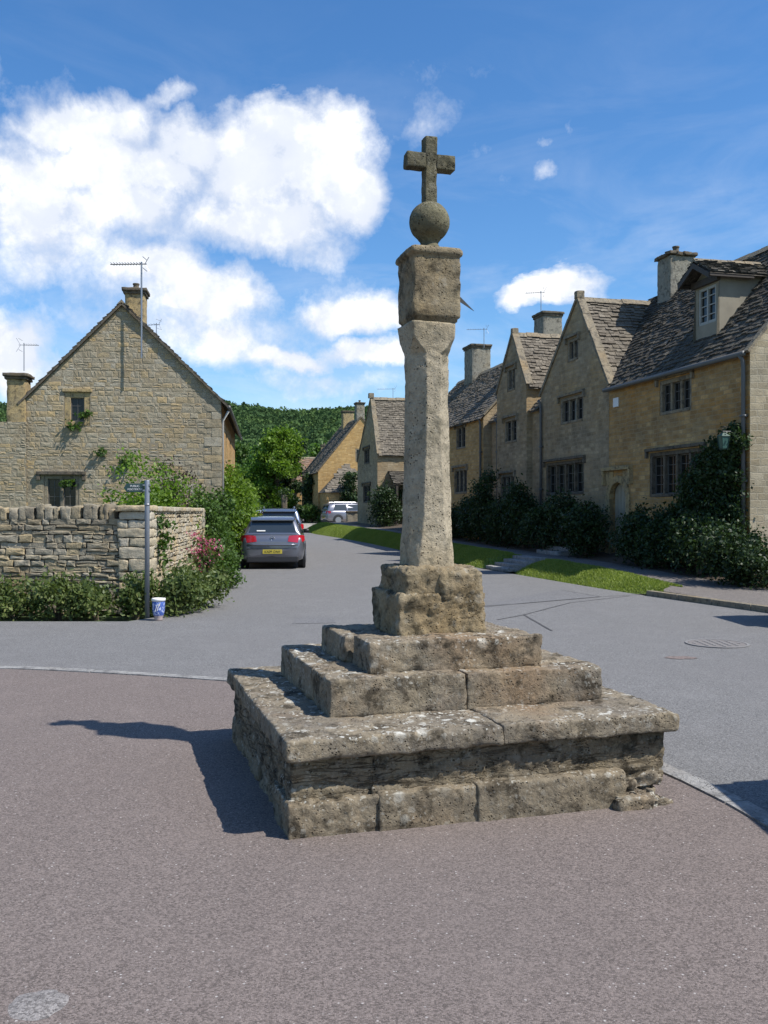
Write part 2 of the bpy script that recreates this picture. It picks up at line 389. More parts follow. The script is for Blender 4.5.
def rough_block(mb, c, size, rot=0.0, r=.03, cell=.03, amp=.01, seed=0.0, m=0, taper=0.0, strata=0.0, chip=.5, tilt=0.0):
    hx, hy, hz = [s/2 for s in size]
    def lin(h):
        n = max(3, int(round(2*h/cell))); e = min(r*.45, h*.4)
        a = [-h, -h+e] + [(-h+e) + (2*h-2*e)*k/n for k in range(1, n)] + [h-e, h]
        return a
    X, Y, Z = lin(hx), lin(hy), lin(hz)
    nx, ny, nz = len(X)-1, len(Y)-1, len(Z)-1
    idx = {}; vs = []
    cr, sr = math.cos(rot), math.sin(rot)
    def vid(i, j, k):
        key = (i, j, k)
        if key in idx: return idx[key]
        p = Vector((X[i], Y[j], Z[k]))
        w = (p[0]*cr-p[1]*sr+c[0], p[0]*sr+p[1]*cr+c[1], p[2]+c[2])
        ch = max(0, fbm(w, 5.5, seed+3, 3)-.12) * chip
        rr = min(r*(.7+.5*fbm(w, 3, seed)) + ch*.14, hx*.9, hy*.9, hz*.9)
        q = Vector((max(-hx+rr, min(hx-rr, p[0])), max(-hy+rr, min(hy-rr, p[1])), max(-hz+rr, min(hz-rr, p[2]))))
        d = p - q
        if d.length > 1e-6:
            dn = d.normalized(); p = q + dn*rr
        else: dn = Vector((0, 0, 1))
        n = fbm(w, 4.0, seed, 4)*amp*.75 + fbm(w, 15, seed+1, 4)*amp*.7 + fbm(w, 46, seed+2, 3)*amp*.35
        if strata and abs(dn[2]) < .8:
            n += (noise.noise(Vector((w[0]*1.2+seed, w[1]*1.2, w[2]*34 + 2.2*noise.noise(Vector(w)*3)))))*strata
        p = p + dn*n
        if taper: 
            f = 1 - taper*(p[2]+hz)/(2*hz); p[0] *= f; p[1] *= f
        p[2] += tilt*p[0]
        idx[key] = len(vs)
        vs.append((p[0]*cr-p[1]*sr+c[0], p[0]*sr+p[1]*cr+c[1], p[2]+c[2]))
        return idx[key]
    fs = []
    for i in range(nx):
        for j in range(ny):
            fs.append((vid(i,j,0), vid(i,j+1,0), vid(i+1,j+1,0), vid(i+1,j,0)))
            fs.append((vid(i,j,nz), vid(i+1,j,nz), vid(i+1,j+1,nz), vid(i,j+1,nz)))
    for i in range(nx):
        for k in range(nz):
            fs.append((vid(i,0,k), vid(i+1,0,k), vid(i+1,0,k+1), vid(i,0,k+1)))
            fs.append((vid(i,ny,k), vid(i,ny,k+1), vid(i+1,ny,k+1), vid(i+1,ny,k)))
    for j in range(ny):
        for k in range(nz):
            fs.append((vid(0,j,k), vid(0,j,k+1), vid(0,j+1,k+1), vid(0,j+1,k)))
            fs.append((vid(nx,j,k), vid(nx,j+1,k), vid(nx,j+1,k+1), vid(nx,j,k+1)))
    mb.shared(vs, fs, m)

def clip_poly(poly, a, b, c):
    """keep a*u + b*z <= c of a convex 2D polygon"""
    out = []
    for i in range(len(poly)):
        p, q = poly[i], poly[(i+1) % len(poly)]
        dp = a*p[0]+b*p[1]-c; dq = a*q[0]+b*q[1]-c
        if dp <= 1e-9: out.append(p)
        if (dp < -1e-9 and dq > 1e-9) or (dp > 1e-9 and dq < -1e-9):
            t = dp/(dp-dq); out.append((p[0]+(q[0]-p[0])*t, p[1]+(q[1]-p[1])*t))
    return out
def clip_convex(poly, conv):
    """conv counter-clockwise"""
    for i in range(len(conv)):
        (x0, y0), (x1, y1) = conv[i], conv[(i+1) % len(conv)]
        dx, dy = x1-x0, y1-y0
        poly = clip_poly(poly, dy, -dx, dy*x0-dx*y0)
        if len(poly) < 3: return []
    return poly
def in_convex(p, conv, pad=0.0):
    for i in range(len(conv)):
        (x0, y0), (x1, y1) = conv[i], conv[(i+1) % len(conv)]
        dx, dy = x1-x0, y1-y0; L = math.hypot(dx, dy)
        if (dx*(p[1]-y0)-dy*(p[0]-x0))/L < pad: return False
    return True

class Fr:
    """wall frame: origin, horizontal direction u; outward normal n = u x z"""
    def __init__(s, O, U): s.O = Vector(O); s.U = Vector(U).normalized(); s.N = s.U.cross(UP)
    def p(s, u, z, n=0.0): return s.O + s.U*u + UP*z + s.N*n
    def box(s, mb, u0, u1, z0, z1, n0, n1, m=0): mb.obox(s.p(u0, z0, n0), s.U*(u1-u0), s.N*(n1-n0), UP*(z1-z0), m)

def panel(mb, fr, conv, ops=(), depth=.22, m=0):
    us = sorted(set([min(p[0] for p in conv), max(p[0] for p in conv)] + [o[0] for o in ops] + [o[1] for o in ops]))
    zs = sorted(set([min(p[1] for p in conv), max(p[1] for p in conv)] + [o[2] for o in ops] + [o[3] for o in ops]))
    for a, b in zip(us, us[1:]):
        for c, d in zip(zs, zs[1:]):
            mu, mz = (a+b)/2, (c+d)/2
            if any(o[0] < mu < o[1] and o[2] < mz < o[3] for o in ops): continue
            q = clip_convex([(a, c), (b, c), (b, d), (a, d)], conv)
            if len(q) >= 3: mb.face([fr.p(u, z) for u, z in q], m)
    for (u0, u1, z0, z1) in ops:
        c = [(u0, z0), (u1, z0), (u1, z1), (u0, z1)]
        for i in range(4):
            a, b = c[i], c[(i+1) % 4]
            mb.face([fr.p(*a), fr.p(*b), fr.p(*b, -depth), fr.p(*a, -depth)], m)

def stones(mb, fr, conv, ops, ch, cw, prot=(.02, .05), gap=.012, seed=1, m=0, jit=.012, base=0.0):
    rnd = random.Random(seed)
    z = min(p[1] for p in conv); z1 = max(p[1] for p in conv)
    ua = min(p[0] for p in conv); ub = max(p[0] for p in conv)
    while z < z1:
        h = rnd.uniform(*ch); u = ua - rnd.uniform(0, cw[1])
        while u < ub:
            w = rnd.uniform(*cw)
            if rnd.random() < .18: w *= .5
            parts = [(u, u+w, z, z+h)]
            if rnd.random() < .16 and h > ch[0]*1.2: parts = [(u, u+w, z, z+h*.48), (u, u+w, z+h*.48, z+h)]
            for (a, b, c, d) in parts:
                q = clip_convex([(a+gap/2, c+gap/2), (b-gap/2, c+gap/2), (b-gap/2, d-gap/2), (a+gap/2, d-gap/2)], conv)
                if len(q) < 3: continue
                q2 = [q]
                for (o0, o1, o2, o3) in ops:
                    nq = []
                    for t in q2:
                        if max(x[0] for x in t) <= o0 or min(x[0] for x in t) >= o1 or max(x[1] for x in t) <= o2 or min(x[1] for x in t) >= o3: nq.append(t); continue
                        for cl in ((1, 0, o0), (-1, 0, -o1)):
                            s_ = clip_poly(t, *cl)
                            if len(s_) >= 3: nq.append(s_)
                        mid = clip_poly(clip_poly(t, 1, 0, o1), -1, 0, -o0)
                        if len(mid) >= 3:
                            for cl in ((0, 1, o2), (0, -1, -o3)):
                                s_ = clip_poly(mid, *cl)
                                if len(s_) >= 3: nq.append(s_)
                    q2 = nq
                for t in q2:
                    n = len(t); cu = sum(x[0] for x in t)/n; cz = sum(x[1] for x in t)/n
                    if max(x[0] for x in t)-min(x[0] for x in t) < .03 or max(x[1] for x in t)-min(x[1] for x in t) < .02: continue
                    pr = base + rnd.uniform(*prot); k = rnd.uniform(.012, .022)
                    outer = []; inner = []
                    ev = []
                    for i in range(n):   # add midpoints so outlines wander
                        p_, q_ = t[i], t[(i+1) % n]; ev.append(p_); ev.append(((p_[0]+q_[0])/2, (p_[1]+q_[1])/2))
                    for (x, y) in ev:
                        x += rnd.uniform(-jit, jit)*.5; y += rnd.uniform(-jit, jit)*.5
                        outer.append(fr.p(x, y, 0)); L = max(.01, math.hypot(x-cu, y-cz)); f = max(.4, 1-k/L*1.2)
                        inner.append(fr.p(cu+(x-cu)*f, cz+(y-cz)*f, pr+rnd.uniform(-.5, .5)*min(jit, .009)))
                    N = len(ev)
                    mb.shared(outer+inner+[fr.p(cu, cz, pr+rnd.uniform(0, .008))],
                              [(i, (i+1) % N, N+(i+1) % N, N+i) for i in range(N)] + [(N+i, N+(i+1) % N, 2*N) for i in range(N)], m)
            u += w
        z += h

def slates(mb, O, U, V, W, L, r0=.30, r1=.17, w=(.2, .42), thick=.03, seed=1, clip=None, m=0, sag=0.0, back=True):
    """stone slates in diminishing courses on the plane O + u U + v V"""
    rnd = random.Random(seed); O = Vector(O); U = Vector(U).normalized(); V = Vector(V).normalized(); N = U.cross(V)
    if N.z < 0: N = -N
    def pt(u, v, n): 
        sg = -sag*math.sin(math.pi*max(0, min(1, u/W)))*math.sin(math.pi*max(0, min(1, v/L)))
        return O + U*u + V*v + N*(n+sg)
    v = 0.0
    while v < L-.03:
        e = r0+(r1-r0)*v/L; e = min(e, L-v); u = -rnd.uniform(0, .2)
        while u < W:
            ww = rnd.uniform(*w); a = max(0, u)+.004; b = min(W, u+ww)-.004; u += ww
            if b-a < .04: continue
            if clip and not clip((a+b)/2, v+e*.5): continue
            lo = v-rnd.uniform(-.025, .035)+.02*math.sin(u*1.7+v*2); hi = min(L, v+e*1.35); t = thick*rnd.uniform(.5, 2.0); t2 = t+rnd.uniform(-.012, .012)
            bl = lo+rnd.uniform(-.012, .012)
            vs = [pt(a, lo, .0), pt(b, bl, .0), pt(b, bl, t2+.006), pt(a, lo, t+.006), pt(b, hi, .004), pt(a, hi, .004)]
            mb.shared(vs, [(0, 1, 2, 3), (3, 2, 4, 5), (0, 3, 5), (1, 4, 2)], m)
        v += e

def leaves(name, mat, clumps, size=.06, parent=None, seed=1, flat=.0, up=0.0, aspect=1.7):
    """clumps: (cx,cy,cz, rx,ry,rz, count). leaf-sized pointed quads gathered round many small twigs"""
    rs = np.random.RandomState(seed); C = []; 
    for (cx, cy, cz, rx, ry, rz, n) in clumps:
        k = max(3, n//38)
        d = rs.normal(size=(k, 3)); d /= np.linalg.norm(d, axis=1)[:, None]
        rad = rs.uniform(.35, 1.0, size=(k, 1))**.6
        tw = d*rad*np.array([rx, ry, rz]) + np.array([cx, cy, cz])
        ii = rs.randint(0, k, n); sp = (rx*ry*rz)**(1/3)*.22 + size*.6
        C.append(tw[ii] + rs.normal(size=(n, 3))*sp*np.array([1, 1, .75]))
    C = np.concatenate(C); n = len(C)
    a = rs.normal(size=(n, 3)); a[:, 2] = a[:, 2]*(1-flat)+up; a /= np.linalg.norm(a, axis=1)[:, None]
    b = rs.normal(size=(n, 3)); b -= (b*a).sum(1)[:, None]*a; b /= np.linalg.norm(b, axis=1)[:, None]
    s = size*rs.uniform(.6, 1.35, size=(n, 1))
    V = np.stack([C-a*s*aspect*.5, C+b*s*.5, C+a*s*aspect*.5, C-b*s*.5], axis=1).reshape(-1, 3)
    Fq = np.arange(n*4).reshape(n, 4)
    return np_mesh(name, V, Fq, mat, parent)

def stems(mb, base, tips, r0=.02):
    for t in tips:
        b = Vector(base) + Vector((random.uniform(-.04, .04), random.uniform(-.04, .04), 0)); t = Vector(t)
        mid = (b+t)/2 + Vector((random.uniform(-.1, .1), random.uniform(-.1, .1), .05))*(t-b).length
        mb.tube([b, mid, t], [r0, r0*.6, r0*.25], 5)

def shrub(x, y, z, rx, ry, h, label, cat='bush', mat='lf_mid', n=900, size=.07, group=None, seed=1, name='shrub', lumps=5, up=0.0, flowers=None):
    rnd = random.Random(seed)
    o = empty(name, (x, y, z), 0, label, cat, group)
    cl = []
    for i in range(lumps):
        a = rnd.uniform(0, 6.28); q = rnd.uniform(.15, .6); hh = rnd.uniform(.35, .75)
        cl.append((rx*q*math.cos(a), ry*q*math.sin(a), h*hh, rx*rnd.uniform(.4, .62), ry*rnd.uniform(.4, .62), h*rnd.uniform(.22, .36), n//lumps))
    cl.append((0, 0, h*.3, rx*.85, ry*.85, h*.3, n//3))
    leaves('foliage', M[mat], cl, size, o, seed, up=up)
    mb = MB(); stems(mb, (0, 0, -.05), [(c[0], c[1], c[2]) for c in cl], .014+h*.012)
    mb.build('stem', M['bark'], o)
    if flowers:
        fc = [(c[0], c[1], c[2]+h*.12, c[3]*1.05, c[4]*1.05, c[5]*1.05, flowers[1]) for c in cl]
        leaves('flower', M[flowers[0]], fc, flowers[2], o, seed+5, aspect=1.1)
    return o

def tree(x, y, z, h, rad, label, mat='lf_tree', n=9000, size=.3, seed=1, group=None, name='tree', trunk=.28, low=.25, lumps=16, cat='tree', narrow=1.0):
    rnd = random.Random(seed); o = empty(name, (x, y, z), rnd.uniform(0, 6), label, cat, group)
    mb = MB(); top = h*.62
    pts = [(0, 0, -.2), (rnd.uniform(-.1, .1)*trunk*4, .05, h*.2), (.1, rnd.uniform(-.2, .2), h*.42), (0, 0, top)]
    mb.tube(pts, [trunk*1.25, trunk, trunk*.7, trunk*.25], 10); cl = []
    for i in range(lumps):
        a = i*2.4+rnd.uniform(-.4, .4); f = rnd.uniform(0, 1); zz = h*(low+(.9-low)*f)
        wid = rad*math.sin(math.pi*min(1, .22+.72*(1-f)))**.7*narrow if f > .3 else rad*(.55+.45*f/.3)
        q = rnd.uniform(.35, .8)*wid; s = rad*rnd.uniform(.26, .42)
        c = (q*math.cos(a), q*math.sin(a), zz)
        cl.append((*c, s, s, s*.75, n//lumps))
        b = Vector((0, 0, min(zz*.75, top*.9))); e = Vector(c)
        mb.tube([b, (b+e)/2+Vector((0, 0, -.05*h)), e], [trunk*.4, trunk*.25, trunk*.08], 6)
    cl.append((0, 0, h*.88, rad*.35, rad*.35, h*.1, n//lumps))
    leaves('crown', M[mat], cl, size, o, seed)
    mb.build('trunk', M['bark'], o)
    return o

# ------------------------------------------------------------------ windows, doors, chimneys
def window(par, fr, u0, u1, z0, z1, lights=2, hood=True, mat='dress', inset=.09, bars=True, fw=.10, label=None, transom=False):
    mb = MB(); d0, d1 = -inset-.10, -inset+.03
    fr.box(mb, u0, u0+fw, z0, z1, d0-.02, -.012); fr.box(mb, u1-fw, u1, z0, z1, d0-.02, -.012)
    fr.box(mb, u0+fw, u1-fw, z1-fw, z1, d0-.02, -.014); fr.box(mb, u0+fw, u1-fw, z0, z0+fw*.8, d0-.02, .02)
    iw = (u1-u0-2*fw); lw = (iw-(lights-1)*.09)/lights
    for k in range(1, lights):
        a = u0+fw+k*lw+(k-1)*.09; fr.box(mb, a, a+.09, z0+fw*.8, z1-fw, d0+.01, -.03)
    if hood:
        fr.box(mb, u0-.12, u1+.12, z1+.03, z1+.11, -.03, .09); 
        fr.box(mb, u0-.12, u0-.04, z1-.13, z1+.03, -.03, .08); fr.box(mb, u1+.04, u1+.12, z1-.13, z1+.03, -.03, .08)
    w = mb.build('window', M[mat], par, bevel=.012)
    if label: w['label'] = label
    g = MB(); b = MB()
    for k in range(lights):
        a = u0+fw+k*(lw+.09); n_ = -inset-.055
        t = random.uniform(-.012, .012)
        g.face([fr.p(a, z0+fw*.8, n_), fr.p(a+lw, z0+fw*.8, n_+t), fr.p(a+lw, z1-fw, n_+t), fr.p(a, z1-fw, n_)])
        if bars:
            fr.box(b, a, a+.028, z0+fw*.8, z1-fw, n_+.004, n_+.03); fr.box(b, a+lw-.028, a+lw, z0+fw*.8, z1-fw, n_+.004, n_+.03)
            fr.box(b, a+.028, a+lw-.028, z1-fw-.028, z1-fw, n_+.004, n_+.03); fr.box(b, a+.028, a+lw-.028, z0+fw*.8, z0+fw*.8+.028, n_+.004, n_+.03)
            nb = max(2, int((z1-z0)/.28))
            for q in range(1, nb):
                zz = z0+fw*.8+(z1-z0-1.8*fw)*q/nb; fr.box(b, a+.028, a+lw-.028, zz-.007, zz+.007, n_+.004, n_+.022)
            fr.box(b, a+lw/2-.007, a+lw/2+.007, z0+fw*.8+.028, z1-fw-.028, n_+.005, n_+.02)
    g.build('pane', M['glass'], w)
    if bars: b.build('glazing_bars', M['lead'], w)
    return w

def chimney(par, x0, x1, y0, y1, z0, z1, mat='quoin', cap=.09, pots=1, name='chimney', ragged=False):
    mb = MB(); hz = z0
    rough_block(mb, ((x0+x1)/2, (y0+y1)/2, (z0+z1)/2), (x1-x0, y1-y0, z1-z0), 0, .02, .12, .012, seed=x0+y0+z1)
    o = mb.build(name, M[mat], par, smooth=True)
    c = MB(); 
    if ragged:
        rnd = random.Random(4)
        for k in range(16):
            xx = x0-cap+(x1-x0+2*cap)*(k % 4+.5)/4; yy = y0-cap+(y1-y0+2*cap)*(k//4+.5)/4
            rough_block(c, (xx, yy, z1+.05+rnd.uniform(-.01, .03)), (.27, .27, .10), rnd.uniform(-.2, .2), .02, .07, .012, seed=k)
    else:
        rough_block(c, ((x0+x1)/2, (y0+y1)/2, z1+.02), (x1-x0+cap, y1-y0+cap, .09), 0, .02, .10, .008, seed=2)
        rough_block(c, ((x0+x1)/2, (y0+y1)/2, z1+.11), (x1-x0+2*cap, y1-y0+2*cap, .10), 0, .025, .10, .01, seed=3)
    c.build('cap', M['dress_dark'], o, smooth=True)
    if pots:
        q = MB()
        for k in range(pots):
            yy = y0+(y1-y0)*(k+.5)/pots; xc = (x0+x1)/2
            q.tube([(xc, yy, z1+.13), (xc, yy, z1+.32), (xc, yy, z1+.33), (xc, yy, z1+.37)], [.10, .085, .105, .105], 12)
        q.build('pot', M['dress_dark'], o)
    return o

def aerial(name, x, y, z0, z1, d, blen, label, mat='alu', n=9, group='television aerials', r=.014, stub=False):
    """mast with a yagi boom along horizontal direction d"""
    o = empty(name, (x, y, z0), 0, label, 'aerial', group)
    mb = MB(); mb.tube([(0, 0, 0), (0, 0, z1-z0)], r*1.3, 8); mb.build('mast', M[mat], o)
    d = Vector((*d, 0)).normalized(); s = Vector((-d.y, d.x, 0)); b = MB(); H = z1-z0-.06
    b.tube([Vector((0, 0, H))-d*.15, Vector((0, 0, H))+d*blen], r*.8, 6)
    b.build('boom', M[mat], o)
    e = MB()
    for k in range(n):
        c = Vector((0, 0, H+.012))+d*(blen*(k+.3)/n); e.tube([c-s*.16, c+s*.16], r*.45, 5)
    c = Vector((0, 0, H))-d*.1
    for t in (-.2, .2): e.tube([c, c+Vector((0, 0, t))-d*.12], r*.5, 5)
    for q in (-1, 1): e.tube([c-s*.2+Vector((0, 0, q*.16)), c+s*.2+Vector((0, 0, q*.16))], r*.5, 5)
    e.build('element', M[mat], o)
    return o

def verge_coping(mb, fr, a, b, w=.16, t=.09, n0=-.18, n1=.05, seed=3):
    """stone coping along the gable edge from (u,z)=a to b"""
    a = Vector((a[0], a[1])); b = Vector((b[0], b[1])); L = (b-a).length; k = max(1, int(L/.7)); d = (b-a)/L; nn = Vector((-d.y, d.x))
    if nn.y < 0: nn = -nn
    rnd = random.Random(seed)
    for i in range(k):
        p = a+d*(L*i/k+.004); q = a+d*(L*(i+1)/k-.004); tt = t*rnd.uniform(.85, 1.15)
        O = fr.p(p.x-nn.x*.02, p.y-nn.y*.02, n0); A = fr.p(q.x, q.y)-fr.p(p.x, p.y); B = fr.N*(n1-n0+rnd.uniform(-.01, .01)); C = fr.U*(nn.x*tt)+UP*(nn.y*tt)
        mb.obox(O, A, B, C)
# ------------------------------------------------------------------ setting: ground, road, verges
def offs(o): return Vector((.97*o, .2425*o))
RR = [(11, -12), (10, 3), (8.6, 7.5), (7.3, 11.3), (6.08, 14.73), (4.9, 18.1), (4.35, 20.1), (3.25, 24.4), (2.7, 26.5), (1.75, 31), (.5, 38.0), (-.75, 43), (-2.3, 48), (-3.9, 52.5), (-5.0, 57), (-5.7, 64), (-6.5, 76), (-9, 95), (-13, 112), (-20, 135)]
RL = [(-7.5, -12)] + [(-90, -11.9), (-90, 13.4), (-6, 13.5), (-3.75, 13.6), (-3.25, 14.6), (-3.15, 16.9), (-3.5, 20), (-4.2, 24.8), (-5.0, 30), (-6.2, 38), (-7.6, 48), (-9.2, 58), (-10.2, 66), (-11.5, 78), (-14, 97), (-18.5, 114), (-26, 138)]
def interp(tab, y):
    for (x0, y0), (x1, y1) in zip(tab, tab[1:]):
        if y0 <= y <= y1: return x0+(x1-x0)*(y-y0)/(y1-y0)
    return tab[-1][0]
def smooth(tab, ya, yb, step=.5):
    ys = [ya+(yb-ya)*k/max(1, int((yb-ya)/step)) for k in range(int((yb-ya)/step)+1)]
    return [((interp(tab, y-.8 if y-.8 > tab[0][1] else y)+2*interp(tab, y)+interp(tab, y+.8))/4, y) for y in ys]
def sheet(name, rows, mat, kind='structure', parent=None):
    """rows: lists of equal length of 3D points"""
    mb = MB(); n = len(rows[0]); vs = [p for r in rows for p in r]; fs = []
    for i in range(len(rows)-1):
        for j in range(n-1): fs.append((i*n+j, i*n+j+1, (i+1)*n+j+1, (i+1)*n+j))
    mb.shared(vs, fs); o = mb.build(name, mat, parent, smooth=True)
    if kind: o['kind'] = kind
    return o

# ground: one large sheet to the horizon, rising into the wooded hill
gx = [-2500, -1200, -700, -500, -400, -300, -200, -120, -70, -40, -25, -15, -8, 0, 8, 15, 25, 40, 70, 120, 200, 300, 400, 500, 700, 1200, 2500]
gy = [-1500, -400, -120, -40, -12, 0, 10, 20, 30, 40, 50, 60, 75, 95, 120, 150, 180, 220, 270, 320, 380, 450, 520, 600, 680, 760, 850, 1000, 1400, 2600]
def hill(x, y):
    t = min(max((y-190)/500.0, 0), 1); s = t*t*(3-2*t)
    prof = 70-5.0*max(0, (x+20)/120)-3*math.exp(-((x+60)/60)**2)+2.5*math.sin(x/37.0)+3*math.exp(-((x+115)/40)**2)
    prof = max(prof, 30)
    return s*prof
rows = []
for y in gy: rows.append([(x, y, gz(min(y, 150))-.06+(hill(x, y) if y > 190 else 0)) for x in gx])
sheet('ground', rows, M['field'])

# junction and street: one tarmac surface
def road_rows():
    rr = smooth(RR, 13.6, 134); rows = []
    for (xr, y) in rr:
        xl = interp(RL[2:], y); rows.append([(xl+(xr-xl)*k/10, y, gz(y)) for k in range(11)])
    return rows
rows = [[(-90+ (interp(RR, y)+90)*k/10, y, 0) for k in range(11)] for y in (-12, -8, -4, 0, 3, 5, 7.5, 9.5, 11.3, 12.5, 13.6)]
rows[-1] = [(-90 + (interp(RR, 13.6)+90)*k/10, 13.6, 0) for k in range(11)]
sheet('road', [r for r in rows], M['road'])
rws = road_rows(); sheet('street', rws, M['road'])

# forecourt, camera side of the flush kerb
KL = [(-30, 11.6), (-14, 10.55), (-9, 10.1), (-6, 9.78), (-3.94, 9.54), (-2.6, 9.2), (-1.48, 8.82), (-.4, 8.38), (.5, 7.75), (1.15, 6.9), (1.55, 6.25), (1.76, 5.72), (1.93, 5.1), (2.0, 4.7), (2.12, 4.0), (2.35, 2.5), (2.9, 0), (3.4, -2.5), (4, -6)]
pts = []
for i in range(len(KL)-1):
    p0 = Vector(KL[max(0, i-1)]); p1 = Vector(KL[i]); p2 = Vector(KL[i+1]); p3 = Vector(KL[min(len(KL)-1, i+2)])
    for k in range(6):
        t = k/6; pts.append(.5*((2*p1)+(p2-p0)*t+(2*p0-5*p1+4*p2-p3)*t*t+(3*p1-p0-3*p2+p3)*t**3))
pts.append(Vector(KL[-1]))
c0 = Vector((-6, -3))
mb = MB(); rings = 14
vs = []; fs = []
for p in pts:
    for k in range(rings+1): 
        q = p+(Vector((-14, -9))-p)*(k/rings); vs.append((q.x, q.y, .005))
n = rings+1
for i in range(len(pts)-1):
    for k in range(rings): fs.append((i*n+k, i*n+k+1, (i+1)*n+k+1, (i+1)*n+k))
mb.shared(vs, fs); o = mb.build('forecourt', M['forecourt']); o['kind'] = 'structure'
# flush kerb stones
mb = MB(); acc = 0; w = .13; rnd = random.Random(5)
dens = []
for a, b in zip(pts, pts[1:]):
    L = (b-a).length
    for k in range(max(1, int(L/.05))): dens.append(a+(b-a)*k/max(1, int(L/.05)))
i = 0
while i < len(dens)-2:
    j = i; L = 0; tgt = rnd.uniform(.75, .95)
    while j < len(dens)-1 and L < tgt: L += (dens[j+1]-dens[j]).length; j += 1
    a, b = dens[i], dens[j]; d = (b-a).normalized(); nn = Vector((-d.y, d.x)); a = a+d*.008; b = b-d*.008
    ww = w*.5; z = .012+rnd.uniform(0, .004)
    mid = dens[(i+j)//2]
    P1 = [a+nn*ww, mid+nn*ww, b+nn*ww]; P2 = [a-nn*ww, mid-nn*ww, b-nn*ww]
    mb.prism([(p.x, p.y, .001) for p in P1]+[(p.x, p.y, .001) for p in P2[::-1]], (0, 0, z))
    i = j
o = mb.build('kerb', M['kerb']); o['kind'] = 'structure'

# footway, bank and gardens on the right
def pathz(y):
    tab = [(.09, -20), (.09, 15), (.11, 18), (.25, 21), (.36, 26), (.44, 33), (.48, 45), (.48, 140)]
    return interp(tab, y)+gz(y)
def garz(y): return pathz(y)+interp([(.02, -20), (.05, 18), (.14, 26), (.12, 40), (.1, 140)], y)
VW = [(.95, 17), (1.1, 20), (1.25, 24), (1.2, 30), (.95, 36), (1.15, 44), (1.5, 52), (1.6, 60)]
def vw(y): return interp(VW, y)
PW = [(1.7, 17), (1.15, 20), (1.05, 26), (.95, 33), (.8, 38), (.9, 45), (1.2, 60)]
def pw(y): return interp(PW, y)
line = smooth(RR, -11, 60)
def lp(y, o, z):
    x = interp(RR, y); v = offs(o); return (x+v.x, y+v.y, z)
LX = smooth(RR, -11, 66, .4)
rows = []
for (x, y) in LX:
    t = min(max((y-17.4)/1.2, 0), 1); t = t*t*(3-2*t)
    o0 = .14*(1-t)+vw(max(17, min(y, 60)))*t; o1 = vw(max(17, min(y, 60)))+pw(max(17, min(y, 60)))+(1-t)*0
    rows.append([(x+offs(o0+(o1-o0)*k/4).x, y+offs(o0+(o1-o0)*k/4).y, pathz(y)) for k in range(5)])
rows = [r for r, (x, y) in zip(rows, LX) if y < 58.5]
sheet('footway', rows, M['path'])
rows = []
for (x, y) in LX:
    a = vw(max(17, min(y, 60)))+pw(max(17, min(y, 60)))
    rows.append([(x+offs(a+(9)*k/6).x-(.02 if k == 0 else 0), y+offs(a+9*k/6).y, (garz(y) if k else pathz(y)-.01)) for k in range(7)])
sheet('garden_bed', rows, M['soil'])
# raised kerb along the near footway
mb = MB(); kd = [Vector(p) for p in smooth(RR, -11, 18.6, .1)]; i = 0; rnd = random.Random(9)
while i < len(kd)-9:
    j = min(len(kd)-1, i+9); a, b = kd[i], kd[j]; d = (b-a).normalized(); nn = Vector((d.y, -d.x)); a = a+d*.006; b = b-d*.006
    mb.obox((a.x, a.y, -.02), ((b-a).x, (b-a).y, 0), (nn.x*.145, nn.y*.145, 0), (0, 0, .12+rnd.uniform(-.004, .006))); i = j
o = mb.build('kerb_raised', M['dress'], bevel=.012); o['kind'] = 'structure'

def verge(name, y0, y1, label, seed):
    rs = [p for p in smooth(RR, y0, y1, .25)]; rows = []; N = 10
    L = len(rs)
    for i, (x, y) in enumerate(rs):
        e = min(i, L-1-i)*.25; t = min(1, e/.9); t = math.sqrt(max(0, 1-(1-t)**2)); w = vw(y)
        r = []
        for k in range(N+1):
            f = k/N; o = .02+f*w; 
            prof = 1-(1-f)**2.0; z0 = gz(y); zz = z0-.03+(pathz(y)+.03-z0+.04*math.sin(math.pi*f))*prof*(t if f < .85 else max(t, .9))
            o_ = (w-(w-o)*1.0) if True else o
            o_ = w - (w-o)*max(t, .12)
            zz += .018*noise.noise(Vector((x*2.2, y*2.2, f*3)))
            r.append((x+offs(o_).x, y+offs(o_).y, zz+.01))
        rows.append(r)
    o = sheet(name, rows, M['turf'])
    # grass blades
    rsd = np.random.RandomState(seed); A = np.array(rows)
    ni, nj = A.shape[0]-1, A.shape[1]-1; n = int(ni*nj*(85 if y0 < 30 else 30))
    ii = rsd.randint(0, ni, n); jj = rsd.randint(0, nj, n); u = rsd.rand(n, 1); v = rsd.rand(n, 1)
    Pp = (A[ii, jj]*(1-u)+A[ii+1, jj]*u)*(1-v)+(A[ii, jj+1]*(1-u)+A[ii+1, jj+1]*u)*v
    h = rsd.uniform(.02, .055, size=(n, 1)); an = rsd.uniform(0, 6.28, n); w_ = .009 if y0 < 30 else .02
    s = np.stack([np.cos(an), np.sin(an), np.zeros(n)], 1)*w_; t = np.stack([rsd.normal(size=n)*.35, rsd.normal(size=n)*.35, np.ones(n)], 1)*h
    V = np.stack([Pp-s, Pp+s, Pp+t+s*.3, Pp+t-s*.3], 1).reshape(-1, 3)
    g = np_mesh('grass', V, np.arange(n*4).reshape(n, 4), M['grass']); tag(g, label, 'grass', None, 'stuff')
verge('verge', 18.1, 24.75, 'mown grass bank in front of the big gabled house, right of the steps', 3)
verge('verge', 26.3, 58, 'long mown grass bank beside the street, left of the steps', 4)

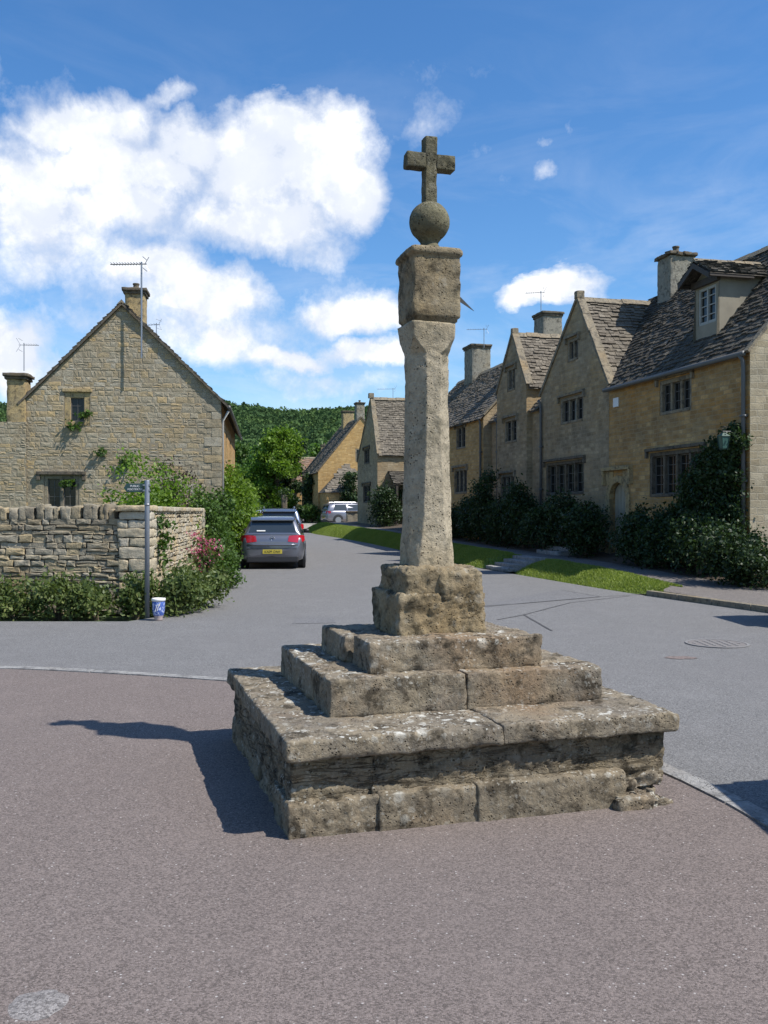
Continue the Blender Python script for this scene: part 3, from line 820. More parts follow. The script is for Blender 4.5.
# stone steps through the bank
mb = MB()
d = Vector((-.2425, .97)); n2 = Vector((.97, .2425))
for k in range(4):
    y = 25.5; x = interp(RR, y); a = .1+.27*k; z1 = .09*(k+1)
    c = Vector((x, y))+n2*(a+.2)
    rough_block(mb, (c.x, c.y, z1/2), (.44, 1.45, z1+.02), .245, .02, .12, .008, seed=k)
t = mb.build('stone_steps', M['kerb'], smooth=True); tag(t, 'pale stone steps cut through the grass bank from road up to the footway', 'steps')
mb = MB()
for k in range(3):
    c = Vector((interp(RR, 26.6), 26.6))+n2*(vw(26)+pw(26)+.05+.3*k); z1 = pathz(26)+.11*(k+1)
    rough_block(mb, (c.x, c.y, z1/2), (.42, 1.5, z1+.02), .245, .02, .12, .008, seed=k+9)
t = mb.build('stone_steps', M['kerb'], smooth=True); tag(t, 'shaded stone steps between bushes leading up to the arched front door', 'steps')

# side drive by the silver car
mb = MB(); mb.face([(-5.6, 63.5, gz(64)+.006), (4, 60.5, gz(62)+.006), (7, 77, gz(70)+.006), (-6.2, 75.5, gz(75)+.006)])
# repairs and covers in the road
def patch(name, poly, mat, z=.004, kind='structure'):
    mb = MB(); mb.face([(x, y, z) for x, y in poly]); o = mb.build(name, M[mat]); 
    if kind: o['kind'] = kind
    return o
mb = MB(); rows = []
for k in range(9):
    y = 60+k*2.0; rows.append([(interp(RR, y)-.1+t*1.2, y, gz(y)+.012) for t in range(10)])
sheet('drive', rows, M['drive'])
def gp(px, py): Y = EYE*F/(py-CY); return (pxx(px, Y), Y)
def seam(pts, w, nm='tar_seam', mat='tar', z=.006):
    mb = MB(); p = [Vector(gp(*q)) for q in pts]
    for a, b in zip(p, p[1:]):
        d = (b-a).normalized(); n_ = Vector((-d.y, d.x))*w/2
        k = max(1, int((b-a).length/.15)); off = [Vector((0, 0))]*(k+1)
        prev = None
        for i in range(k+1):
            c = a+(b-a)*i/k; q = .02*noise.noise(Vector((c.x*3, c.y*3, 0)))
            l = c+n_*(1+.4*noise.noise(Vector((c.x*9, c.y*9, 1))))+n_*q/w; r = c-n_+n_*q/w
            if prev: mb.face([(prev[1].x, prev[1].y, z), (r.x, r.y, z), (l.x, l.y, z), (prev[0].x, prev[0].y, z)])
            prev = (l, r)
    o = mb.build(nm, M[mat]); o['kind'] = 'structure'
seam([(497, 620), (524, 615), (552, 631)], .03)
seam([(524, 615), (570, 603), (630, 596)], .022, z=.007)
seam([(484, 607), (530, 603), (600, 597)], .028, z=.008)
seam([(560, 590), (600, 597), (648, 594)], .02, z=.009)
patch('road_patch', [gp(484, 606), gp(530, 603), gp(600, 597), gp(560, 590), gp(520, 597)], 'patch', .004)
patch('road_patch', [gp(292, 624), gp(296, 618), gp(334, 617), gp(336, 623)], 'patch', .004)
patch('road_patch', [gp(484, 630), gp(487, 624), gp(510, 626), gp(506, 632)], 'patch', .005)

def manhole(x, y, r, label, light=False):
    o = empty('manhole_cover', (x, y, .004), .785, label, 'manhole cover')
    mb = MB(); N = 40
    mb.prism([(r*math.cos(2*math.pi*k/N), r*math.sin(2*math.pi*k/N), 0) for k in range(N)], (0, 0, .006)); mb.build('plate', M['rust'] , o)
    t = MB(); s = r/5.2
    for i in range(-6, 7):
        for j in range(-6, 7):
            if math.hypot(i, j)*s < r*.86 and (i+j) % 2 == 0: t.box((i*s-s*.36, j*s-s*.36, .006), (i*s+s*.36, j*s+s*.36, .011))
    t.build('tread', M['castiron'], o)
    g_ = MB(); 
    for k in range(N):
        a, b = 2*math.pi*k/N, 2*math.pi*(k+1)/N
        g_.prism([(q*math.cos(c), q*math.sin(c), 0) for q, c in ((r*1.02, a), (r*1.12, a), (r*1.12, b), (r*1.02, b))], (0, 0, .008))
    g_.build('rim', M['castiron'], o)
M['rust'] = mat_plain('rusty_iron', (.19, .17, .155), .8, .2, var=.4, scale=20)
M['castiron'] = mat_plain('cast_iron', (.24, .225, .21), .6, .2, var=.3, scale=20)
x, y = gp(717, 644); manhole(x, y, .33, 'round chequered manhole cover in the grey road at right')
x, y = gp(681, 658)
mb = MB(); N = 18; mb.face([(x+.17*math.cos(k*2*math.pi/N)*(1+.2*math.sin(k*3)), y+.10*math.sin(k*2*math.pi/N)*(1+.2*math.cos(k*2)), .005) for k in range(N)])
o = mb.build('rust_stain', mat_asphalt('rusty_tarmac', (.20, .155, .135), (.4, .4, .4), .3)); o['kind'] = 'structure'
# pale lump of old mortar trodden into the forecourt, bottom left
x, y = gp(38, 1006)
mb = MB(); N = 40; vs = [(x, y, .012)]
for r_, z_ in ((.55, .0115), (1.0, .0055)):
    for k in range(N):
        t = 2*math.pi*k/N; q = r_*(1+.16*noise.noise(Vector((math.cos(t)*1.7, math.sin(t)*1.7, 3)))+.05*noise.noise(Vector((math.cos(t)*6, math.sin(t)*6, 1)))); vs.append((x+.093*q*math.cos(t), y+.092*q*math.sin(t), z_))
fs = [(0, 1+k, 1+(k+1) % N) for k in range(N)]+[(1+k, 1+N+k, 1+N+(k+1) % N, 1+(k+1) % N) for k in range(N)]
mb.shared(vs, fs); o = mb.build('mortar_patch', mat_asphalt('old_mortar', (.235, .215, .20), (.4, .4, .4), .3, 120, .35, (.17, .15, .14)), smooth=True); o['kind'] = 'structure'
# pale chippings scattered over the forecourt
rs = np.random.RandomState(3); V = []; Q = []
n = 200
for k in range(n):
    yy = rs.uniform(2.6, 9) ; xx = rs.uniform(-3.6, 2.0)*yy/6
    if abs(xx-.28) < 1.3 and 4.6 < yy < 7.2: continue
    s = rs.uniform(.0012, .0026); b = len(V)
    a = rs.uniform(0, 6.28); e = [(math.cos(a+i*2.1)*s*(1+rs.rand()*.6), math.sin(a+i*2.1)*s) for i in range(3)]
    V += [(xx+e[i][0], yy+e[i][1], .005) for i in range(3)]+[(xx, yy, .005+s*.9)]
    Q += [(b, b+1, b+3), (b+1, b+2, b+3), (b+2, b, b+3)]
o = np_mesh('chippings', np.array(V), np.array(Q), mat_plain('pale_chip', (.55, .52, .48), .9)); tag(o, 'tiny pale stone chippings scattered over the tarmac forecourt', 'chippings', None, 'stuff')
# ------------------------------------------------------------------ wayside cross
TH = R(17.0); ex = Vector((math.cos(TH), math.sin(TH))); ey = Vector((-math.sin(TH), math.cos(TH)))
MC = Vector((.287, 5.89))
def w2(a, b): p = MC+ex*a+ey*b; return p.x, p.y
cross = empty('stone_cross', (MC.x, MC.y, 0), TH, 'weathered stone village cross on stepped square base in the forecourt', 'stone cross')
def mpart(mb, name, mat, smooth=True, par=None):
    # geometry is made in world space; shift into the cross frame
    inv = Matrix.Rotation(-TH, 4, 'Z') @ Matrix.Translation((-MC.x, -MC.y, 0))
    mb.v = [tuple(inv @ Vector(p)) for p in mb.v]
    return mb.build(name, mat, par or cross, smooth=smooth)
def blk(mb, a0, a1, b0, b1, z0, z1, **k):
    x, y = w2((a0+a1)/2, (b0+b1)/2); rough_block(mb, (x, y, (z0+z1)/2), (a1-a0, b1-b0, z1-z0), TH+k.pop('dr', 0), **k)
# plinth: layered upper course, projecting lower course, broken stones at right end
H = 1.10
mb = MB(); i_ = .062
blk(mb, -H+.005, -.66, -H+i_+.01, H-i_-.015, .10, .385, r=.010, cell=.016, amp=.014, seed=1, strata=.014, chip=.5)
blk(mb, -.675, .31, -H+i_+.006, H-i_, .10, .385, r=.008, cell=.015, amp=.014, seed=2, strata=.012, chip=.25)
blk(mb, .285, H-i_-.015, -H+i_+.006, H-i_, .10, .385, r=.012, cell=.016, amp=.016, seed=4, strata=.012, chip=.4)
mpart(mb, 'plinth', M['mon_dark'])
mb = MB(); o_ = .012
blk(mb, -H-.02, -.64, -H+o_-.004, -H+.42, -.04, .175, r=.018, cell=.015, amp=.014, seed=11, chip=.6)
blk(mb, -.66, -.10, -H+o_-.014, -H+.42, -.04, .186, r=.012, cell=.015, amp=.010, seed=12, chip=.3)
blk(mb, -.135, .735, -H+o_-.03, -H+.42, -.04, .195, r=.022, cell=.015, amp=.008, seed=13, chip=.2)
blk(mb, -H-.0, -H+.35, -H+.05, -.1, -.04, .16, r=.03, cell=.02, amp=.025, seed=14, chip=.9)
blk(mb, -H-.0, -H+.35, -.11, H-.05, -.04, .17, r=.03, cell=.025, amp=.025, seed=15, chip=.9)
blk(mb, H-.4, H-.05, -H+.2, H-.03, -.04, .13, r=.04, cell=.04, amp=.02, seed=16)
blk(mb, -H+.05, H-.05, -H+1.9, H-.03, -.04, .16, r=.04, cell=.05, amp=.02, seed=17)
mpart(mb, 'footing', M['mon_foot'])
mb = MB(); rnd = random.Random(21)
blk(mb,   .74, .97, -1.05, -.6, -.05, .10, r=.05, cell=.02, amp=.05, seed=18, chip=1.4)
for k in range(30):
    a = rnd.uniform(.74, .94); b = rnd.uniform(-1.13, -.93) if a < 1.0 else rnd.uniform(-1.10, -.55); zc = rnd.uniform(-.01, .13)*(1 if b > -1.06 else .3)
    s = rnd.uniform(.05, .13); x, y = w2(a, b)
    rough_block(mb, (x, y, max(.0, zc)), (s*1.5, s*1.1, s*.5), rnd.uniform(-.4, .8), .008, .016, .02, seed=k, chip=.35, tilt=rnd.uniform(-.25, .25))
mpart(mb, 'rubble', M['mon'])
# overhanging slab of several stones
mb = MB(); z0, z1 = .385, .490
J = dict(r=.020, cell=.0155, amp=.009)
blk(mb, -H-.035, .012, -H-.018, -.50, z0, z1, seed=31, chip=.35, **J)
blk(mb, .014, H-.02, -H-.006, -.50, z0+.001, z1+.002, seed=32, chip=.5, **J)
blk(mb, -H-.035, -.42, -.502, .30, z0, z1-.002, seed=33, chip=.45, **J)
blk(mb, -H-.03, -.42, .299, H, z0, z1+.001, seed=34, chip=.45, **J)
blk(mb, .45, H-.02, -.502, .25, z0, z1-.002, seed=35, chip=.4, **J)
blk(mb, .45, H, .248, H, z0, z1, seed=36, chip=.3, **J)
blk(mb, -.422, .452, -.52, H, z0, z1-.006, seed=37, r=.02, cell=.05, amp=.006)
mpart(mb, 'slab', M['mon'])
# lower step
mb = MB(); A0, A1, B0, B1 = -.80, .85, -.66, .76; J = dict(r=.018, cell=.015, amp=.010)
blk(mb, A0-.01, -.012, B0, B0+.42, .478, .69, seed=41, chip=.35, **J)
blk(mb, -.008, A1, B0+.004, B0+.42, .478, .689, seed=42, chip=.4, **J)
blk(mb, A0-.01, -.3, B0+.417, B1, .478, .687, seed=43, chip=.4, **J)
blk(mb, .3, A1, B0+.417, B1, .478, .68, seed=44, r=.03, cell=.03, amp=.01)
blk(mb, -.31, .31, B0+.41, B1, .478, .675, seed=45, r=.02, cell=.05, amp=.006)
mpart(mb, 'step', M['mon'])
# upper step: long front stone, a lower one set back at left
mb = MB(); J = dict(r=.02, cell=.014, amp=.011)
blk(mb, -.545, .515, -.53, -.16, .675, .865, seed=51, chip=.6, dr=R(-.8), **J)
blk(mb, -.585, -.1, -.10, .50, .675, .85, seed=52, chip=.6, **J)
blk(mb, -.12, .51, -.165, .50, .675, .858, seed=53, chip=.3, **J)
mpart(mb, 'step', M['mon'])
# socket stone: broad foot, narrower upper half, a block standing proud in front
mb = MB(); J = dict(cell=.013)
blk(mb, -.300, .268, -.29, .28, .85, 1.11, r=.03, amp=.018, seed=61, chip=.5, **J)
blk(mb, -.255, .235, -.270, .25, 1.05, 1.263, r=.035, amp=.016, seed=62, chip=.5, **J)
blk(mb, -.03, .245, -.288, .2, .95, 1.235, r=.03, amp=.018, seed=63, chip=.4, **J)
mpart(mb, 'socket_stone', M['mon_cap'])

SHX = 0.0
def ring_loft(name, levels, mat, seed, amp=.006, n=72, m=None, pit=.0):
    """levels: (z, half_side, chamfer); square section with cut corners"""
    mb = MB(); vs = []; fs = []
    for (z, a, c) in levels:
        a = a; c = max(.006, c)
        pl = [(a, -a+c), (a, a-c), (a-c, a), (-a+c, a), (-a, a-c), (-a, -a+c), (-a+c, -a), (a-c, -a)]
        per = []; k = n//4
        for q in range(4):
            p0, p1 = pl[2*q], pl[2*q+1]; p2 = pl[(2*q+2) % 8]
            kf = k*2//3; kc = k-kf
            for i in range(kf): t = i/kf; per.append((p0[0]+(p1[0]-p0[0])*t, p0[1]+(p1[1]-p0[1])*t))
            for i in range(kc): t = i/kc; per.append((p1[0]+(p2[0]-p1[0])*t, p1[1]+(p2[1]-p1[1])*t))
        for (x, y) in per:
            w = Vector((x*ex.x+y*ey.x+MC.x+SHX, x*ex.y+y*ey.y+MC.y, z))
            d = Vector((x, y)).normalized(); q = fbm(w, 5, seed)*amp*1.5+fbm(w, 24, seed+2)*amp*.6
            w += Vector(((ex*d.x+ey*d.y).x, (ex*d.x+ey*d.y).y, 0))*q; w.z += fbm(w, 6, seed+9)*amp*.5
            vs.append(w)
    N = len(per)
    for i in range(len(levels)-1):
        for k in range(N): fs.append((i*N+k, i*N+(k+1) % N, (i+1)*N+(k+1) % N, (i+1)*N+k))
    fs.append(tuple(range(N))[::-1]); fs.append(tuple(range((len(levels)-1)*N, len(levels)*N)))
    mb.shared(vs, fs); return mpart(mb, name, mat)
lv = []
z = 1.23
while z < 2.79:
    t = (z-1.25)/1.35
    a = .150-.022*min(1, max(0, t))**.7; a += .002*math.exp(-max(0, z-1.25)/.06)
    if z < 2.58: c = .050+.034*min(1, max(0, (z-1.27)/.3)) ; c -= .006*math.sin(z*5)
    else:
        s = min(1, (z-2.58)/.10); c = .084*(1-s)+.006; a = a+.004*min(1, (z-2.58)/.05)+.012*max(0, (z-2.66)/.12)
    lv.append((z, a, c)); z += .012
SHX = -.017
ring_loft('shaft', lv, M['mon_shaft'], 71, .0048, 144); SHX = -.004
h = .154
lv = [(2.775, h-.030, .006), (2.785, h-.016, .006), (2.80, h-.014, .006), (2.808, h-.004, .006), (2.82, h, .008)]+[(2.84+.02*k, h+.0015*math.sin(k), .008) for k in range(17)]
lv += [(3.185, h, .008), (3.192, h+.012, .012), (3.205, h+.019, .016), (3.225, h+.018, .016), (3.238, h+.008, .016), (3.246, h-.02, .02), (3.25, .08, .02)]
ring_loft('capital', lv, M['mon_cap'], 81, .006, 96)
# ball with a short neck
mb = MB(); vs = []; fs = []; NU, NV = 44, 34; cz = 3.435; rb = .128
for j in range(NV+1):
    t = math.pi*j/NV; zz = -math.cos(t); rr = math.sin(t)*rb
    if j < 7: rr = max(rr, .05+.03*(1-j/6)**2*1.4)
    zq = cz+zz*rb-(.062 if j == 0 else .05*(1-j/7) if j < 7 else 0)
    for i in range(NU):
        u = 2*math.pi*i/NU; p = Vector((MC.x+rr*math.cos(u), MC.y+rr*math.sin(u), zq)); q = fbm(p, 9, 5)*.004
        vs.append(p+Vector((math.cos(u), math.sin(u), 0))*q)
for j in range(NV):
    for i in range(NU): fs.append((j*NU+i, j*NU+(i+1) % NU, (j+1)*NU+(i+1) % NU, (j+1)*NU+i))
mb.shared(vs, fs); mpart(mb, 'ball_finial', M['mon_top'])
mb = MB(); J = dict(r=.007, cell=.012, amp=.003, chip=.15)
blk(mb, -.040, .040, -.042, .042, 3.545, 3.965, seed=91, **J)
blk(mb, -.160, -.037, -.041, .043, 3.765, 3.858, seed=92, **J)
blk(mb, .037, .160, -.041, .043, 3.765, 3.858, seed=93, **J)
mpart(mb, 'cross_head', M['mon_top'])
# iron gnomon of a sundial on the capital's right hand face
mb = MB()
a = Vector((*w2(h, .02), 3.04)); b = Vector((*w2(h+.14, -.03), 2.885)); c = Vector((*w2(h, .02), 2.985))
mb.prism([a, b, c], Vector((*(ey*.006), 0))); mpart(mb, 'gnomon', M['pipe'], smooth=False)

# ------------------------------------------------------------------ houses on the right
RZ = math.atan2(-.97, .2425)
class House:
    def __init__(s, O, ux, base, label, cat='house', group=None, name='stone_house'):
        s.O = Vector((O[0], O[1])); s.u = Vector(ux).normalized(); s.b = base
        s.e = empty(name, (O[0], O[1], base), math.atan2(s.u.y, s.u.x), label, cat, group)
    def U(s, px, sh=0.0):
        k = (px-CX)/F; n = Vector((s.u.y, -s.u.x)); O = s.O+n*sh
        return (k*O.y-O.x)/(s.u.x-k*s.u.y)
    def Z(s, px, py, sh=0.0):
        n = Vector((s.u.y, -s.u.x)); O = s.O+n*sh; return pz(py, O.y+s.U(px, sh)*s.u.y)-s.b
FX = Fr((0, 0, 0), (1, 0, 0))
def frR(L): return Fr((L, 0, 0), (0, 1, 0))
def frL(D): return Fr((0, D, 0), (0, -1, 0))
def frB(L, D): return Fr((L, D, 0), (-1, 0, 0))
GR = (.2425, -.97)
def gutter(mb, x0, x1, y, z):
    mb.tube([(x0, y, z), (x1, y, z)], .06, 8)
def pipe(par, x, y, z0, z1, mat='pipe', r=.045, name='downpipe'):
    mb = MB(); mb.tube([(x, y, z0), (x, y, z1-.25), (x, y-.02, z1-.1), (x, y-.10, z1)], r, 8)
    for z in (z0+.6, z0+2.2, z0+3.6):
        if z < z1: mb.box((x-r*1.6, y-r, z), (x+r*1.6, y+.06, z+.05))
    return mb.build(name, M[mat], par, smooth=True)
def roof_x(par, x0, x1, ye, yr, ze, zr, mat, seed, clip=None, oh=.14, back=True, xe=(0, 0), sag=0.0, small=1.0, r0=.18, r1=.11):
    """pitched roof with ridge along local x; returns the roof object"""
    mb = MB(); L = math.hypot(yr-ye, zr-ze); v = Vector((0, yr-ye, zr-ze)).normalized()
    X0, X1 = x0-xe[0], x1+xe[1]
    slates(mb, Vector((X0, ye, ze))-v*oh, (1, 0, 0), v, X1-X0, L+oh, r0*small, r1*small, (.11*small, .27*small), .024, seed, clip, sag=0)
    if clip is None: mb.face([Vector((X0, ye, ze-.03))-v*oh, Vector((X1, ye, ze-.03))-v*oh, (X1, yr, zr-.03), (X0, yr, zr-.03)])
    else:
        xa = X0
        while xa < X1-.01:
            xb = min(X1, xa+.25); 
            for q in range(24):
                va, vb = (L+oh)*q/24, (L+oh)*(q+1)/24
                if clip((xa+xb)/2-X0, (va+vb)/2):
                    B = Vector((0, ye, ze-.03))-v*oh
                    mb.face([B+Vector((xa, 0, 0))+v*va, B+Vector((xb, 0, 0))+v*va, B+Vector((xb, 0, 0))+v*vb, B+Vector((xa, 0, 0))+v*vb])
            xa = xb
    yb = 2*yr-ye
    v2 = Vector((0, yr-yb, zr-ze)).normalized()
    slates(mb, Vector((x0, yb, ze))-v2*oh, (1, 0, 0), v2, x1-x0, L+oh, .4, .25, (.3, .6), .034, seed+1)
    mb.face([(x0, yr, zr-.03), (x1, yr, zr-.03), Vector((x1, yb, ze-.03))-v2*oh, Vector((x0, yb, ze-.03))-v2*oh])
    o = mb.build('roof', M[mat], par)
    rb = MB(); n = max(1, int((x1-x0)/.45)); rnd = random.Random(seed)
    for i in range(n):
        a = x0+(x1-x0)*i/n; b = x0+(x1-x0)*(i+1)/n-.01; dz = rnd.uniform(-.012, .012)
        rb.prism([(a, yr-.15, zr-.10+dz), (a, yr, zr+.075+dz), (a, yr+.15, zr-.10+dz), (a, yr, zr-.02)], (b-a, 0, 0))
    rb.build('ridge_tiles', M['dress'], o)
    return o
def roof_y(par, xl, xa, xr, zl, za, zr, y0, y1, mat, seed, clipl=None, clipr=None, oh=.05, small=1.0, lips=True):
    """gabled roof with ridge along local y"""
    mb = MB()
    for (x, z, cl, sd) in ((xl, zl, clipl, 0), (xr, zr, clipr, 1)):
        v = Vector((xa-x, 0, za-z)); L = v.length; v.normalize()
        slates(mb, Vector((x, y0, z))-v*oh, (0, 1, 0), v, y1-y0, L+oh, .18*small, .11*small, (.11*small, .27*small), .028, seed+sd, cl)
        if cl is None: mb.face([Vector((x, y0, z-.03))-v*oh, Vector((x, y1, z-.03))-v*oh, (xa, y1, za-.03), (xa, y0, za-.03)])
        else:
            k = 24
            for i in range(k):
                for q in range(k):
                    if cl((y1-y0)*(i+.5)/k, (L+oh)*(q+.5)/k):
                        B = Vector((x, y0, z-.03))-v*oh; a, b = (y1-y0)*i/k, (y1-y0)*(i+1)/k; c, d = (L+oh)*q/k, (L+oh)*(q+1)/k
                        Y = Vector((0, 1, 0)); mb.face([B+Y*a+v*c, B+Y*b+v*c, B+Y*b+v*d, B+Y*a+v*d])
    o = mb.build('roof', M[mat], par)
    rb = MB(); n = max(1, int((y1-y0)/.45)); rnd = random.Random(seed)
    for i in range(n):
        a = y0+(y1-y0)*i/n; b = y0+(y1-y0)*(i+1)/n-.01; dz = rnd.uniform(-.012, .012)
        rb.prism([(xa-.15, a, za-.10+dz), (xa, a, za+.07+dz), (xa+.15, a, za-.10+dz), (xa, a, za-.02)], (0, b-a, 0))
    rb.build('ridge_tiles', M['dress'], o)
    return o
def wops(H, lst):
    out = []
    for (pa, pb, yt, yb, *r) in lst:
        u0, u1 = H.U(pa), H.U(pb); out.append((min(u0, u1), max(u0, u1), H.Z((pa+pb)/2, yb), H.Z((pa+pb)/2, yt)))
    return out

# --- house with the dormer and arched door (nearest)
A = House((6.33, 26.16), GR, .35, 'golden stone house with dormer, arched door and green lantern at far right')
LA = 6.35; ze = 4.80; zr = 7.90; Dp = 5.2
wA = wops(A, [(659.5, 691.5, 377.5, 413)])+[(A.U(649.5), A.U(704), A.Z(660, 497), A.Z(660, 452))]
ud = A.U(618.5); door = (ud-.47, ud+.47, .05, 2.12)
wl = MB(); panel(wl, FX, [(0, -.6), (LA, -.6), (LA, ze), (0, ze)], wA+[door], .24); wl.build('wall', M['wall_warm'], A.e)
sd = MB(); panel(sd, frR(LA), [(0, -.6), (Dp, -.6), (Dp, ze), (Dp/2, zr-.08), (0, ze)])
panel(sd, frB(LA, Dp), [(0, -.6), (LA, -.6), (LA, ze), (0, ze)]); w_ = sd.build('gable_wall', M['wall_pale'], A.e)
sl = (zr-ze)/(Dp/2); LAv = math.hypot(2.6, 3.1); oh = .14
def clipA(u, v):
    x = u-2.3; y = (v-oh)*2.6/LAv
    return x > 0 or (y*sl > -x*1.27+.0)
roof_x(A.e, 0, LA, 0, Dp/2, ze, zr, 'slate_dark', 11, clipA, oh, xe=(2.3, .06), r0=.17, r1=.10, small=.95)
window(A.e, FX, *wA[0], 3, True, 'dress', .07); window(A.e, FX, *wA[1], 4, True, 'dress_dark', .09)
mb = MB(); gutter(mb, 0, LA, -.16, ze-.14); g_ = mb.build('gutter', M['pipe'], A.e, smooth=True)
pipe(A.e, LA-.12, -.08, -.3, ze-.16)
# verge of slates on the near gable end
mb = MB(); fr = frR(LA)
verge_coping(mb, fr, (0-.1, ze-.12), (Dp/2, zr-.02), .16, .07, -.06, .10); verge_coping(mb, fr, (Dp+.1, ze-.12), (Dp/2, zr-.02), .16, .07, -.06, .10)
mb.build('coping', M['dress'], A.e)
# arched doorway: surround, hood, door
mb = MB(); u0, u1, d0, d1 = door
for (a, b) in ((u0-.20, u0), (u1, u1+.20)): FX.box(mb, a, b, -.3, 1.62, -.1, .05)
arc = []; N = 10; cu = (u0+u1)/2; hw = (u1-u0)/2
for k in range(N):
    t0 = math.pi*k/N; t1 = math.pi*(k+1)/N; f = lambda t, r: (cu-math.cos(t)*r, 1.62+math.sin(t)*r*.95)
    mb.prism([FX.p(*f(t0, hw), -.1), FX.p(*f(t0, hw+.2), -.1), FX.p(*f(t1, hw+.2), -.1), FX.p(*f(t1, hw), -.1)], FX.N*.15)
FX.box(mb, u0-.32, u1+.32, 2.40, 2.50, -.03, .13); FX.box(mb, u0-.32, u0-.23, 2.0, 2.40, -.03, .12); FX.box(mb, u1+.23, u1+.32, 2.0, 2.40, -.03, .12)
for (a, b) in ((u0-.22, u0+.2), (u1-.2, u1+.22)): FX.box(mb, a, b, 2.02, 2.38, -.08, .03)
dr_ = MB(); FX.box(dr_, u0, u1, .02, 2.1, -.20, -.15)
for k in range(5): FX.box(dr_, u0+.03+k*(u1-u0-.06)/5, u0+.03+(k+.88)*(u1-u0-.06)/5, .06, 2.0, -.15, -.13)
do = dr_.build('door', M['door'], A.e)
mb.build('door_surround', M['dress_yellow'], do, bevel=.01)
kn = MB(); kn.tube([FX.p(u1-.12, 1.05, -.13), FX.p(u1-.12, 1.05, -.08)], .03, 8); kn.build('handle', M['iron'], do)
mb = MB(); FX.box(mb, A.U(614), A.U(619), A.Z(616, 407), A.Z(616, 398), -.02, .03); mb.build('name_plate', M['white'], A.e)
# dormer
ys = .55
dz0 = 5.80; dz1 = 6.76; zt = 7.19; q0, q1 = A.U(698, -ys)-.10, A.U(716, -ys)+.14
def ydorm(z): return (z-ze)/sl
fd = Fr((0, ys, 0), (1, 0, 0)); uw0, uw1 = A.U(698.5, -ys), A.U(716, -ys)
print('dormer', q0, q1, uw0, uw1, wA, door)
mb = MB()
panel(mb, fd, [(q0, 5.3), (q1, 5.3), (q1, dz1+.14), ((q0+q1)/2, zt+.02), (q0, dz1+.14)], [(uw0, uw1, dz0, dz1-.06)], .12)
for x in (q0, q1): mb.face([(x, ys, 5.3), (x, ys, dz1+.16), (x, ydorm(dz1+.16), dz1+.16), (x, ydorm(5.35), 5.3)])
d_ = mb.build('dormer', M['dormer_render'], A.e)
roof_y(d_, q0-.17, (q0+q1)/2, q1+.17, dz1+.14, zt+.12, dz1+.14, ys-.38, ydorm(zt)+.02, 'slate_dark', 31, small=.8)
mb = MB()
xm = (q0+q1)/2
for (xa, sgn) in ((q0-.17, 1), (q1+.17, -1)):
    A_ = Vector((xa, ys-.40, dz1+.10)); B_ = Vector((xm, ys-.40, zt+.05)); mb.obox(A_, B_-A_, (0, .05, 0), (0, 0, -.13))
    mb.box((xa-.03, ys-.38, dz1+.02), (xa+.03, ys+.8, dz1+.10))
mb.box((q0-.05, ys-.1, dz1-.03), (q1+.05, ys-.01, dz1+.12)); mb.build('bargeboard', M['wood_dark'], d_)
wo = MB()
for (a, b, c, d) in ((uw0, uw1, dz1-.13, dz1-.06), (uw0, uw1, dz0, dz0+.07), (uw0, uw0+.06, dz0, dz1-.06), (uw1-.06, uw1, dz0, dz1-.06), ((uw0+uw1)/2-.03, (uw0+uw1)/2+.03, dz0, dz1-.06)):
    fd.box(wo, a, b, c, d, -.08, -.02+.002*len(wo.v)/8)
for k in range(1, 4): fd.box(wo, uw0, uw1, dz0+k*(dz1-.06-dz0)/4-.012, dz0+k*(dz1-.06-dz0)/4+.012, -.06, -.035)
wo.build('window', M['frame_grey'], d_)
gl = MB(); gl.face([fd.p(uw0, dz0, -.07), fd.p(uw1, dz0, -.07), fd.p(uw1, dz1, -.07), fd.p(uw0, dz1, -.07)]); gl.build('pane', M['glass'], d_)
uc = A.U(676, -2.6); chimney(A.e, -.02+uc-.36, uc+.36, 2.2, 3.0, 7.0, 8.75, 'quoin', .05, 1, ragged=True)
# bracket lantern
ul = A.U(744); lan = empty('lantern', tuple(A.e.matrix_basis @ Vector((ul, 0, 2.9)))[:2]+(2.9+.35,), RZ, 'green hanging lantern on a scrolled iron bracket over the dark creeper', 'lantern'); lan.scale = (.66, .70, .75)
mb = MB(); mb.tube([(0, 0, .12), (0, -.75, .12)], .016, 6); mb.tube([(0, 0, -.2), (0, -.3, .0), (0, -.55, .12)], .012, 6)
mb.tube([(0, -.72, .12), (0, -.78, .20), (0, -.72, .27), (0, -.64, .24), (0, -.66, .18)], .012, 6); mb.build('bracket', M['iron'], lan)
lm = mat_plain('verdigris', (.018, .05, .038), .5, .2)
mb = MB()
def frus(mb, z0, z1, a, b, cy=-.72): 
    mb.shared([(-a, cy-a, z0), (a, cy-a, z0), (a, cy+a, z0), (-a, cy+a, z0), (-b, cy-b, z1), (b, cy-b, z1), (b, cy+b, z1), (-b, cy+b, z1)], [(0, 3, 2, 1), (4, 5, 6, 7), (0, 1, 5, 4), (1, 2, 6, 5), (2, 3, 7, 6), (3, 0, 4, 7)])
frus(mb, -.02, .08, .15, .04); frus(mb, -.40, -.36, .09, .10)
for sx in (-1, 1):
    for sy in (-1, 1): mb.tube([(sx*.09, -.72+sy*.09, -.37), (sx*.135, -.72+sy*.135, -.02)], .012, 5)
mb.build('lamp_frame', lm, lan); mb = MB(); frus(mb, -.36, -.02, .083, .125); mb.build('lamp_glass', mat_plain('green_glass', (.05, .11, .095), .15), lan)

